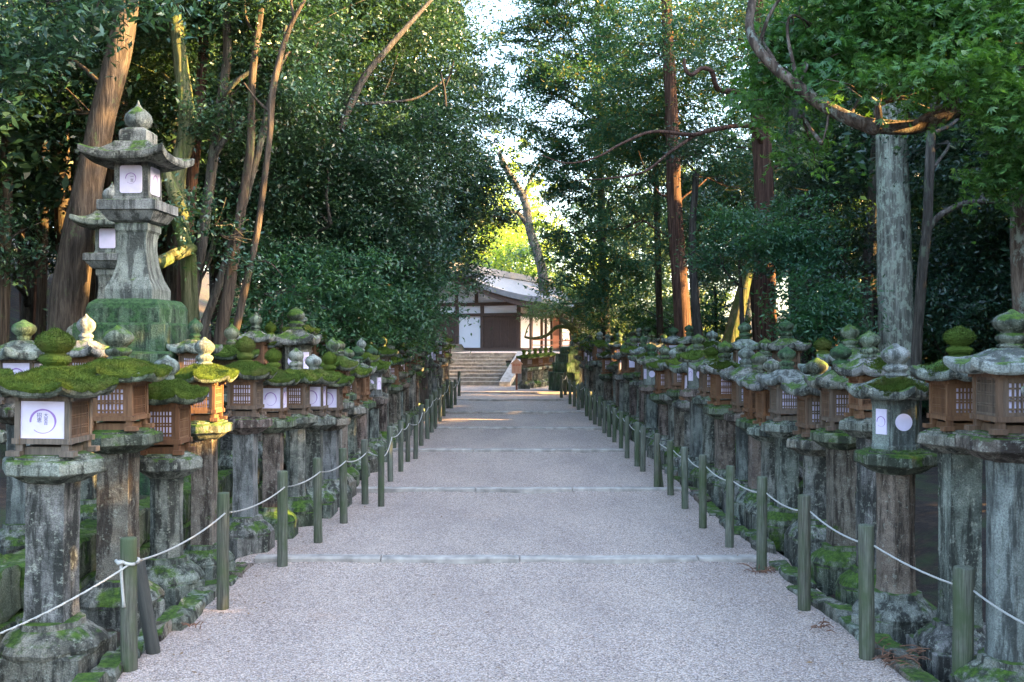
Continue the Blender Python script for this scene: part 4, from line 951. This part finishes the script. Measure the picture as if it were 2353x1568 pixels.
# the big evergreen mass on the left
tree('dense dark evergreen filling the space left of centre', [(800, 815, 17, .2), (795, 600, 17, .17), (780, 400, 17, .14), (800, 200, 17, .12), (820, 0, 17, .1)],
     [blob(760, 330, 15.5, 1.35), blob(690, 460, 15.5, 1.1), blob(740, 160, 16, 1.4), blob(850, 260, 16.5, 1.4), blob(860, 90, 17, 1.5), blob(840, 430, 16.5, 1.4), blob(780, 560, 16, 1.0), blob(900, 560, 17, 1.2), blob(930, 330, 17.5, 1.4), blob(700, -40, 16, 1.6), blob(880, -60, 17, 1.6), blob(640, 560, 15, .75)], 'bark_dark', 'leaf', .075, GF, seed=21, lai=3.7, spray=.36, pers=110, flat=.35, per=7,
     limbs=(([(780, 300, 14.2), (830, 190, 14.4), (880, 125, 14.6), (950, 45, 15), (1010, -20, 15.4)], [.06, .055, .045, .035, .02]), ([(790, 240, 14.3), (900, 235, 14.6), (970, 220, 14.8), (1050, 160, 15)], [.03, .02, .015, .006]), ([(760, 520, 14.8), (750, 450, 14.6), (755, 420, 14.5)], [.03, .025, .01]), ([(1025, 245, 15), (1020, 200, 14.9), (1012, 165, 14.8)], [.02, .018, .008]), ([(1022, 200, 15), (1035, 170, 14.9), (1043, 140, 14.8)], [.018, .014, .006])))
tree('evergreen with boughs reaching over the path toward the sky gap', [(960, 820, 22, .2), (940, 600, 22, .17), (930, 400, 22, .15), (950, 150, 22, .12)],
     [blob(1000, 420, 20, 1.35), blob(1060, 480, 20.5, 1.1), blob(1120, 440, 21, .85), blob(1010, 250, 20.5, 1.35), blob(1040, 560, 21, .9), blob(1140, 500, 22, .5, .9), blob(980, 100, 20.5, 1.4), blob(1030, 20, 21, 1.1), blob(1000, -80, 21, 1.5), blob(970, 560, 19.5, 1.1), blob(1060, 570, 22, .5, .6), blob(1095, 160, 23, .8, .8), blob(1120, 270, 23, .8, .7), blob(1080, 60, 22, .7, .7), blob(960, 650, 23, .6, .8), blob(1100, 640, 30, .7, .7)], 'bark_dark', 'leaf', .09, GF, seed=22, lai=3.6, spray=.4, pers=110, flat=.35, per=7)
GU = 'shrubs of the forest edge'
for i, (bl, lab, sd) in enumerate((([blob(640, 700, 13.8, .75), blob(700, 650, 14.5, .85)], 'dark green shrub behind the lanterns right of the slim trunks', 31),
        ([blob(760, 730, 15, .8), blob(800, 660, 15.5, .95), blob(720, 600, 15.5, .7)], 'layered green shrub under the dense dark evergreen', 32),
        ([blob(880, 720, 17, 1.0), blob(860, 640, 17, 1.1), blob(930, 660, 18, 1.0)], 'leafy shrub spreading under the boughs left of the hall', 33),
        ([blob(935, 745, 21, .75), blob(950, 700, 21.5, .5), blob(915, 790, 20, .5), blob(965, 775, 22, .35)], 'fresh green shrub overhanging the far left lanterns beside the steps', 34))):
    x, y, z = bl[0][:3]; px = CX + x * F / y
    tree(lab, [(px, 830, y, .05), (px + 5, 760, y, .04), (px + 3, 700, y, .03)], bl, 'bark_dark', 'leaf_bush', .085, GU, name='shrub', cat='shrub', seed=sd, lai=2.7, spray=.42, flat=.22, pers=120, droop=.35, wid=.36)
# centre-left dark filler on far left
tree('dark evergreen deep in the far left wood', [(60, 760, 17, .1), (70, 500, 17, .09), (50, 200, 17, .08), (60, -80, 17, .07)], [blob(40, 330, 17.5, 1.3), blob(150, 160, 18, 1.5), blob(60, 80, 17, 1.4), blob(300, 130, 18, 1.2), blob(10, 560, 13, .6, .6), blob(270, 330, 18.5, 1.0, .8), blob(-40, 480, 16, 1.0, .8)], 'bark_dark', 'leaf', .085, GF, seed=23, lai=3.0)

# right side
tree('reddish cedar trunk with sunlit foot edge, right of centre', [(1572, 830, 20, .185), (1562, 640, 20, .165), (1550, 480, 20, .15), (1545, 300, 20, .135), (1535, 100, 20, .12), (1530, -60, 20, .1)],
     [blob(1500, 120, 21, 1.5, .8), blob(1600, 60, 20.5, 1.5, .8), blob(1450, 260, 22, 1.3, .75), blob(1570, 260, 21, 1.2, .75), blob(1640, 420, 21, 1.0, .7), blob(1490, 420, 21.5, 1.1, .75), blob(1520, 560, 21, .9, .8), blob(1600, 600, 21.5, .6, .6), blob(1560, 360, 21.5, .9, .8), blob(1630, 250, 21, .9, .8), blob(1480, 320, 21.5, .8, .7), blob(1430, 520, 22, .7, .7), blob(1650, 520, 21, .7, .7)], 'bark_red', 'leaf_cedar', .11, GT, seed=41, wid=.26, spray=.42, flat=.22, pers=130, lai=2.9, droop=.25, per=7)
tree('stout dark red cedar trunk split by a seam, behind the right row', [(1760, 830, 17, .19), (1757, 640, 17, .18), (1755, 420, 17, .165), (1745, 250, 17, .155), (1738, 60, 17, .13), (1735, -80, 17, .12)],
     [blob(1680, 100, 17.5, 1.2, .7), blob(1730, -20, 17.5, 1.4, .8), blob(1690, 340, 18, .8, .6), blob(1800, 350, 19, .8, .6)], 'bark_red', 'leaf_cedar', .09, GT, seed=42, wid=.3, spray=.38, lai=2.6,
     limbs=(([(1750, 330, 16.9), (1722, 290, 16.5), (1640, 298, 16), (1590, 310, 15.7), (1500, 303, 15.4), (1430, 330, 15), (1370, 362, 14.8), (1300, 375, 14.6), (1230, 350, 14.4)], [.055, .042, .036, .031, .026, .021, .016, .011, .005]),
            ([(1600, 309, 15.8), (1540, 350, 15.5), (1480, 395, 15.2), (1400, 410, 15), (1320, 415, 15)], [.03, .024, .018, .012, .005]),
            ([(1745, 240, 16.9), (1690, 213, 15.5), (1650, 205, 15), (1635, 165, 14.8), (1612, 158, 14.7), (1590, 172, 14.6), (1575, 160, 14.6), (1572, 135, 14.6)], [.06, .05, .042, .035, .032, .03, .027, .02])))
tree('massive grey trunk further back between the two red cedars', [(1845, 830, 22, .3), (1840, 560, 22, .27), (1838, 250, 22, .25), (1835, -60, 22, .23)], [blob(1850, 80, 22, 1.6, .8), blob(1950, 200, 22.5, 1.4, .8), blob(1840, -60, 22, 1.8)], 'bark_grey', 'leaf', .1, GT, seed=43, lai=2.8)
tree('broad pale lichen-covered trunk dominating the right side', [(2060, 840, 14, .245), (2056, 640, 14, .235), (2052, 440, 14, .22), (2047, 250, 14, .21), (2042, 60, 14, .19), (2040, -100, 14, .17)], [blob(2040, -160, 14, 1.6), blob(2180, -60, 15, 1.3)], 'bark_lichen', 'leaf', .08, GT, seed=44, wob=.05, tr_n=24)
tree('grey trunk half hidden behind the pale lichen-covered one', [(1992, 830, 17, .17), (1998, 650, 17, .14), (2010, 480, 17, .13), (2020, 300, 17, .12)], [blob(1960, 330, 18, 1.0), blob(2000, 200, 18.5, 1.2)], 'bark_grey', 'leaf', .085, GT, seed=45)
tree('thin grey trunk with a bough curving off to the right', [(2105, 840, 12, .062), (2118, 640, 12, .06), (2130, 520, 12, .06), (2135, 400, 12, .055), (2142, 250, 12, .05), (2150, 60, 12, .045)], [blob(2170, 330, 13.5, .6, .7), blob(2270, 380, 13.5, .9, .9), blob(2240, 250, 13.5, 1.0)], 'bark_grey', 'leaf', .075, GT, seed=46,
     limbs=(([(2130, 530, 12), (2160, 495, 12), (2210, 470, 12), (2260, 463, 12), (2330, 466, 11.8), (2420, 480, 11.5)], [.045, .04, .035, .032, .03, .025]),))
tree('reddish trunk lit faintly, far right behind the lanterns', [(2238, 760, 21, .1), (2240, 600, 21, .1), (2238, 450, 21, .1), (2235, 200, 21, .09)], [blob(2230, 260, 21.5, 1.3), blob(2330, 450, 21, 1.2), blob(2150, 420, 21.5, 1.1)], 'bark_red', 'leaf', .1, GT, seed=47)
tree('leaning mossy trunk glowing yellow on its right side', [(1672, 830, 20.5, .19), (1690, 740, 20.5, .16), (1712, 650, 20.5, .12), (1725, 590, 20.5, .1), (1735, 450, 20.5, .08)], [blob(1740, 420, 20.5, .9, .8)], 'bark_moss', 'leaf', .1, GT, seed=48)
tree('dark narrow trunk beside the reddish cedar', [(1610, 830, 19, .095), (1598, 700, 19, .085), (1590, 560, 19, .07), (1600, 400, 19, .06)], [blob(1605, 350, 19, .7, .6)], 'bark_dark', 'leaf', .09, GT, seed=49)
tree('narrow brown trunk at the left edge of the right grove', [(1518, 830, 24, .08), (1513, 640, 24, .08), (1508, 440, 24, .07), (1505, 300, 24, .06)], [blob(1490, 330, 24, 1.1, .7)], 'bark_brown', 'leaf_cedar', .12, GT, seed=50, wid=.28, spray=.42)
tree('short sunlit sapling trunk between the leaning trunk and red cedar', [(1737, 830, 21.5, .06), (1733, 740, 21.5, .055), (1728, 640, 21.5, .05)], [blob(1725, 560, 21.5, .5, .7)], 'bark_brown', 'leaf', .1, GT, seed=51)
tree('near black trunk at the right picture edge whose long bough crosses the top right', [(2362, 860, 9, .115), (2352, 650, 9, .1), (2348, 500, 9, .1), (2360, 330, 9, .1), (2362, 100, 9, .1), (2360, -100, 9, .09)],
     [blob(1760, 235, 9.3, .33, .9, .6), blob(1820, 130, 9.2, .45, 1, .6), blob(1880, 70, 9, .5, 1, .6), blob(1960, 190, 8.4, .42, .9, .6), blob(2030, 110, 8.6, .5, .9, .6), blob(2110, 190, 8, .42, 1, .55), blob(2150, 60, 8.4, .55, .9, .6), blob(2230, 180, 7.8, .42, 1, .6), blob(2310, 90, 8, .5, 1, .6), blob(2330, 250, 7.6, .33, 1, .6), blob(2310, 390, 8.2, .3, .9), blob(2080, -10, 8.6, .6), blob(2250, -10, 8.2, .6), blob(1950, -30, 8.8, .6), blob(1850, 330, 9.4, .25, .6), blob(2350, 330, 8, .3)],
     'bark_limb', 'leaf_fresh', .062, GT, seed=52, wid=.22, fan=4, lai=1.5, spray=.2, flat=.35, droop=1.0, pers=40, per=6,
     limbs=(([(2350, 300, 9), (2280, 262, 8.8), (2200, 255, 8.6), (2150, 275, 8.5), (2090, 293, 8.4), (2000, 288, 8.3), (1950, 272, 8.3), (1880, 235, 8.4), (1830, 195, 8.5), (1785, 160, 8.6), (1740, 110, 8.7), (1722, 60, 8.8), (1732, -20, 8.9), (1735, -90, 9)], [.085, .07, .066, .064, .062, .062, .058, .054, .052, .05, .045, .042, .038, .03]),
            ([(1985, 290, 8.3), (2010, 300, 8.25), (2020, 275, 8.2), (2015, 240, 8.2), (2000, 225, 8.2)], [.05, .04, .03, .025, .015]), ([(1905, 250, 8.4), (1900, 290, 8.3), (1888, 330, 8.25)], [.015, .01, .005])))
# under-storey right
for i, (bl, lab, sd) in enumerate((([blob(1700, 520, 15.5, .55), blob(1660, 570, 15.5, .5), blob(1750, 560, 15, .55)], 'teal leaved bush in front of the red cedar trunks', 61),
        ([blob(1830, 520, 14.8, .55), blob(1800, 590, 14.5, .5), blob(1860, 580, 14.5, .45)], 'spreading bush right of the stout cedar trunk', 62),
        ([blob(1850, 700, 13.5, .55), blob(1900, 750, 13, .5), blob(1930, 690, 13.5, .4), blob(1830, 770, 13, .3)], 'low leafy bush just behind the right row left of the pale trunk', 63),
        ([blob(1940, 560, 17, .9), blob(1920, 440, 18, 1.0)], 'dark bush in shade left of the pale trunk', 64),
        ([blob(2180, 620, 15, 1.0), blob(2270, 690, 14.5, .9), blob(2180, 730, 14, .6), blob(2310, 560, 15.5, 1.0)], 'dark laurel bush filling the gap right of the pale trunk', 65),
        ([blob(1640, 740, 23, .9), blob(1560, 740, 26, .9), blob(1480, 750, 26, .9), blob(1700, 790, 23, .5)], 'mid green thicket between the right grove trunks', 66))):
    x, y, z = bl[0][:3]; px = CX + x * F / y
    tree(lab, [(px, 830, y, .05), (px + 5, 760, y, .04), (px + 3, 660, y, .03)], bl, 'bark_dark', ['leaf_bush', 'leaf'][i in (3, 4)], .08 if y < 20 else .11, GU, name='shrub', cat='shrub', seed=sd, lai=3.0, spray=.3, flat=.25, droop=.3, wid=.34)
# cedar mass right of the sky gap
tree('tall feathery cedar framing the right side of the sky gap', [(1395, 830, 29, .15), (1385, 600, 29, .12), (1378, 300, 29, .09), (1372, 0, 29, .06)],
     [blob(1385, 520, 26.5, .9, .9), blob(1330, 380, 26.5, 1.0, .8), blob(1440, 300, 26.5, 1.1, .8), blob(1370, 250, 26, .9, .9), blob(1375, 740, 27, .8, .5), blob(1280, 60, 27, 1.8, .6), blob(1330, 170, 27, 1.7, .7), blob(1260, 200, 26, 1.0, .7), blob(1400, 30, 27, 2, .75), blob(1290, 320, 27, 1.2, .7), blob(1370, 330, 27, 1.4, .7), blob(1440, 180, 27, 1.7, .8), blob(1320, 430, 27, 1.2, .8), blob(1420, 440, 26, 1.2, .65), blob(1290, 540, 26.5, .9, .7), blob(1340, 600, 26, 1.0, .9), blob(1400, 660, 26, 1.1, .9), blob(1290, 640, 26, .7, .6), blob(1450, 600, 26, 1.0, .6), blob(1350, 700, 27, .9, .55), blob(1300, -60, 27, 1.8), blob(1240, 400, 28, .7, .5), blob(1215, 90, 27, .8, .7), blob(1235, 190, 27, .9, .9), blob(1205, 280, 28, .7, .7), blob(1255, 350, 27, .9, .8), blob(1180, 200, 29, .7, .4), blob(1250, 20, 27, 1.0, .8)],
     'bark_dark', 'leaf_cedar', .15, GT, seed=71, wid=.24, spray=.5, flat=.22, pers=130, lai=2.6, droop=.3, per=8)
tree('grey-green pine bending over the hall corner beside the steps', [(1352, 815, 30, .16), (1330, 775, 30, .13), (1310, 750, 30, .11), (1290, 735, 30.5, .08)], [blob(1255, 715, 31, .55, .9, .5), blob(1300, 700, 31, .6, .9, .5), blob(1350, 700, 30, .8, .9, .6), blob(1400, 745, 30, 1.0, 1, .7), blob(1220, 722, 31, .35, .8, .5)], 'bark_moss', 'leaf_pine', .12, GT, seed=72, wid=.22, lai=2.6,
     limbs=(([(1310, 752, 30), (1280, 752, 30.2), (1258, 770, 30.3), (1230, 778, 30.4), (1206, 775, 30.5)], [.08, .06, .05, .045, .035]),), per=6)
# sunlit trees beyond the hall, and a pale forked tree in the gap
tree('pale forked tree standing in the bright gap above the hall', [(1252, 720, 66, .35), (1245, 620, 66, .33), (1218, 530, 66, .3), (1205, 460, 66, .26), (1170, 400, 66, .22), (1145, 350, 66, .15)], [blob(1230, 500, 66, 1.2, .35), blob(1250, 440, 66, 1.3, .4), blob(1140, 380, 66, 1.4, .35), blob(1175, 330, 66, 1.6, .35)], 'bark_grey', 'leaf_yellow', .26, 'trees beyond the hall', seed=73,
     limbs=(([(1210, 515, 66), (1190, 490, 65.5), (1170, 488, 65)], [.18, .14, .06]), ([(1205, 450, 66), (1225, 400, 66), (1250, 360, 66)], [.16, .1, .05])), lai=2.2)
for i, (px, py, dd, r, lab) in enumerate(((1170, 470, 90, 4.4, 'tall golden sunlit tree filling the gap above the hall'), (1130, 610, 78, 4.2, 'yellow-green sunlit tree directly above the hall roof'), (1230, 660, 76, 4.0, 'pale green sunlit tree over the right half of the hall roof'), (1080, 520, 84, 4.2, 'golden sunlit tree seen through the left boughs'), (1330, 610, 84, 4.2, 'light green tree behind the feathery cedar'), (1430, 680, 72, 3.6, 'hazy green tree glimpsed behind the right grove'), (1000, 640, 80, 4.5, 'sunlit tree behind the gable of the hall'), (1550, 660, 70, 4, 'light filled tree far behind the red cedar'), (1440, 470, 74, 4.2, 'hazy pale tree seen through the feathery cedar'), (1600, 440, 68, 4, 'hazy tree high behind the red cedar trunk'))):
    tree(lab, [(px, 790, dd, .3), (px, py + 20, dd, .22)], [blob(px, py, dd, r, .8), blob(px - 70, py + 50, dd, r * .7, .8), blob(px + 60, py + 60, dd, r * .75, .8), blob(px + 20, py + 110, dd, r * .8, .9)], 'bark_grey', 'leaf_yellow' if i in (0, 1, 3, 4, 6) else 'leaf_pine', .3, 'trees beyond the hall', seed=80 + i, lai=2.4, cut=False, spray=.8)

# grove added right of the picture to block the sun (also its dark backdrop), leaves cleared along the sun shafts
k = 0; rn = random.Random(77)
for yy, x_ in [(q, 9.2) for q in np.arange(-7, 25, 2.3)] + [(q, 13.6) for q in np.arange(-8, 27, 3.2)]:
    x = x_ + rn.uniform(-.8, .8); k += 1; yy = float(yy)
    bl = [(x + rn.uniform(-1.2, 1.2), yy + rn.uniform(-1, 1), z_, 1.9, 1.9, 1.2, 1) for z_ in ((1.1, 2.2, 2.9, 3.8, 5.0, 6.2, 7.3) if x_ < 10 else (2.2, 3.8, 5.4, 7.0, 8.4, 9.8))]
    x0 = x * F / max(yy, 1)
    ty = yy
    for _ in range(40):                                  # trunk stands clear of the sun shafts
        ok_ = all(abs((t_ + SDn * ((x - t_[0]) / SDn[0]))[1] - ty) > r_ + .3 for t_, r_ in SH if (t_ + SDn * ((x - t_[0]) / SDn[0]))[2] < 8 and t_[0] < 5)
        if ok_: break
        ty = yy + rn.uniform(-1.3, 1.3)
    root = empty('tree', (x, yy, .3), 'evergreen of the added sun-blocking grove behind the right lanterns, %s from the camera' % ordw(k), 'tree', 'trees of the added sun-blocking grove on the right')
    b = MB(); limb(b, [(0, ty - yy, -.3), (rn.uniform(-.2, .2), ty - yy, 3), (rn.uniform(-.3, .3), ty - yy, 5.5), (0, ty - yy, 7.6)], [.2, .17, .12, .04])
    b.obj('trunk', rn.choice(['bark_dark', 'bark_grey', 'bark_red']), root, smooth=True)
    Q = leaves(bl, .17, 300 + k, 3.4, spray=.55, flat=.6) - np.array([x, yy, .3]); link('crown', quads_mesh('crown', Q, 'leaf_blue'), root)

# forest of copies: three kinds built once, then copied
def proto(seed, h, bk, lf, L, blobs, wid=.42, lai=2.6, r=.16, sp=.5):
    b = MB(); rn = random.Random(seed)
    pts = [(0, 0, -.3), (rn.uniform(-.2, .2), rn.uniform(-.2, .2), h * .3), (rn.uniform(-.4, .4), rn.uniform(-.3, .3), h * .6), (rn.uniform(-.3, .3), 0, h * .95)]
    limb(b, pts, [r * 1.3, r, r * .75, r * .3], k=8); branchlets(b, [Vector(p) for p in spline(pts, 8) if p[2] > 1.5], blobs, rn, 3)
    return b.mesh('trunk', bk, True), quads_mesh('crown', leaves(blobs, L, seed, lai, cut=False, wid=wid, spray=sp), lf)
rn = random.Random(5)
def rb(n, z0, z1, spread, r): return [(rn.gauss(0, spread), rn.gauss(0, spread), rn.uniform(z0, z1), r * rn.uniform(.8, 1.2), r * rn.uniform(.8, 1.2), r * .75, 1) for _ in range(n)]
PR = [proto(1, 12, 'bark_dark', 'leaf', .2, rb(13, 4, 12, 1.3, 1.5)), proto(2, 14, 'bark_red', 'leaf_cedar', .2, rb(14, 5, 14, 1.0, 1.3), wid=.28), proto(3, 10, 'bark_grey', 'leaf', .2, rb(12, 2.5, 9.5, 1.5, 1.5)), proto(4, 15, 'bark_brown', 'leaf', .2, rb(9, 8.5, 15, 1.3, 1.5), r=.12)]
KIND = ['dark broad evergreen', 'straight red-barked cedar', 'bushy grey-barked tree', 'bare-stemmed high-crowned tree']
def copy_tree(i, x, y, s, label, group):
    o = empty('tree', (x, y, hz(x, y)), label, 'tree', group, rz=rn.uniform(0, 6.28)); o.scale = (s, s, s)
    link('trunk', PR[i][0], o); link('crown', PR[i][1], o); return o
cnt = 0
for (x, y, i) in ([(-6.6, 15.5, 3), (-7.4, 17, 3), (-8.3, 18, 1), (-7.2, 19.5, 3), (-9, 21, 0), (-10.5, 19.5, 3), (-8.5, 23, 3), (-6.2, 21.5, 3), (-10.5, 25, 0), (-12.5, 23, 2), (-11.5, 28.5, 0), (-14.5, 27, 0), (-9, 28, 0), (-13.5, 32.5, 0), (-17, 31, 2), (-6.5, 27, 2), (-5.6, 31, 0), (-8.2, 33, 0), (-11, 37, 0), (-16, 38, 0), (-20, 36, 0), (-6.2, 37, 2), (-8.5, 43, 0), (-13, 46, 2), (-19, 46, 0), (-24, 42, 0), (-10, 53, 0), (-16, 57, 0), (-23, 55, 0), (-30, 50, 0), (-6.5, 19, 2), (-5.5, 24.5, 2), (-10.2, 15.5, 0), (-12.5, 17.5, 2), (-15, 21, 0), (-12.8, 13, 2), (-17.5, 25, 2), (-20, 30, 0), (-16, 17, 2), (-24, 34, 2), (-27, 42, 0)]):
    cnt += 1; copy_tree(i, x + rn.uniform(-.4, .4), y, rn.uniform(.85, 1.15), '%s in the depth of the left wood, %s from the camera' % (KIND[i], ordw(cnt)), 'trees of the left wood')
cnt = 0
for (x, y, i) in ([(8.3, 26, 1), (10.8, 26.5, 0), (13, 24.5, 2), (9.8, 31, 1), (12.7, 30, 0), (15.6, 29, 0), (11.7, 36, 1), (15, 35, 0), (18.5, 34, 0), (17, 57, 2), (19, 63, 0), (18, 51, 2), (20, 57, 2), (22, 66, 0), (25, 55, 2), (16.5, 47, 2), (13, 43, 0), (17.5, 42, 2), (22, 40, 0), (12, 50, 2), (17, 52, 0), (23, 50, 0), (29, 48, 0), (15, 60, 0), (22, 62, 0), (30, 60, 0), (11.5, 22, 1), (38, 58, 0)]):  # some level with the hall are added to shade its side wall
    cnt += 1; copy_tree(i, x + rn.uniform(-.4, .4), y, rn.uniform(.85, 1.15), '%s in the depth of the right wood, %s from the camera' % (KIND[i], ordw(cnt)), 'trees of the right wood')
# a few behind and left of the camera side so the wood closes around the path
cnt = 0
for (x, y) in ((-7.0, 13.6), (-7.7, 14.6), (-6.4, 14.8), (-8.5, 15.6), (-9.3, 16.4), (-7.9, 16.6), (-10.0, 18.0), (-8.9, 18.9), (-6.9, 17.7), (-11.2, 19.6)):
    cnt += 1; o = copy_tree(3, x, y, .8 + .04 * (cnt % 4), 'slim dark bare trunk in the far left wood, %s from the camera' % ordw(cnt), 'slim trunks of the left wood'); o.scale = (.6, .6, 1)
for i, (x, y) in enumerate(((-8.3, 13.2), (-9.8, 14.6), (-11.5, 16.5), (-7.2, 18.5), (-12.2, 12.5))):
    o = empty('shrub', (x, y, hz(x, y)), 'dark undergrowth bush on the slope of the left wood, %s from the camera' % ordw(i + 1), 'shrub', 'undergrowth bushes of the left wood'); bl = [(rn.uniform(-.8, .8), rn.uniform(-.8, .8), rn.uniform(.3, 1.2), .7, .7, .5, 1) for _ in range(5)]
    b = MB(); branchlets(b, [Vector((0, 0, -.2))], bl, rn, 2); b.obj('stem', 'bark_dark', o); link('crown', quads_mesh('crown', leaves(bl, .09, 500 + i, 2.2), 'leaf'), o)
cnt = 0
for (x, y, i) in ((-9, 4, 0), (-8.5, 9, 0), (-10, 13, 2), (-12, 0, 0)):
    cnt += 1; copy_tree(i, x, y, 1, '%s beside the near end of the left row, %s from the camera' % (KIND[i], ordw(cnt)), 'trees of the near left wood')
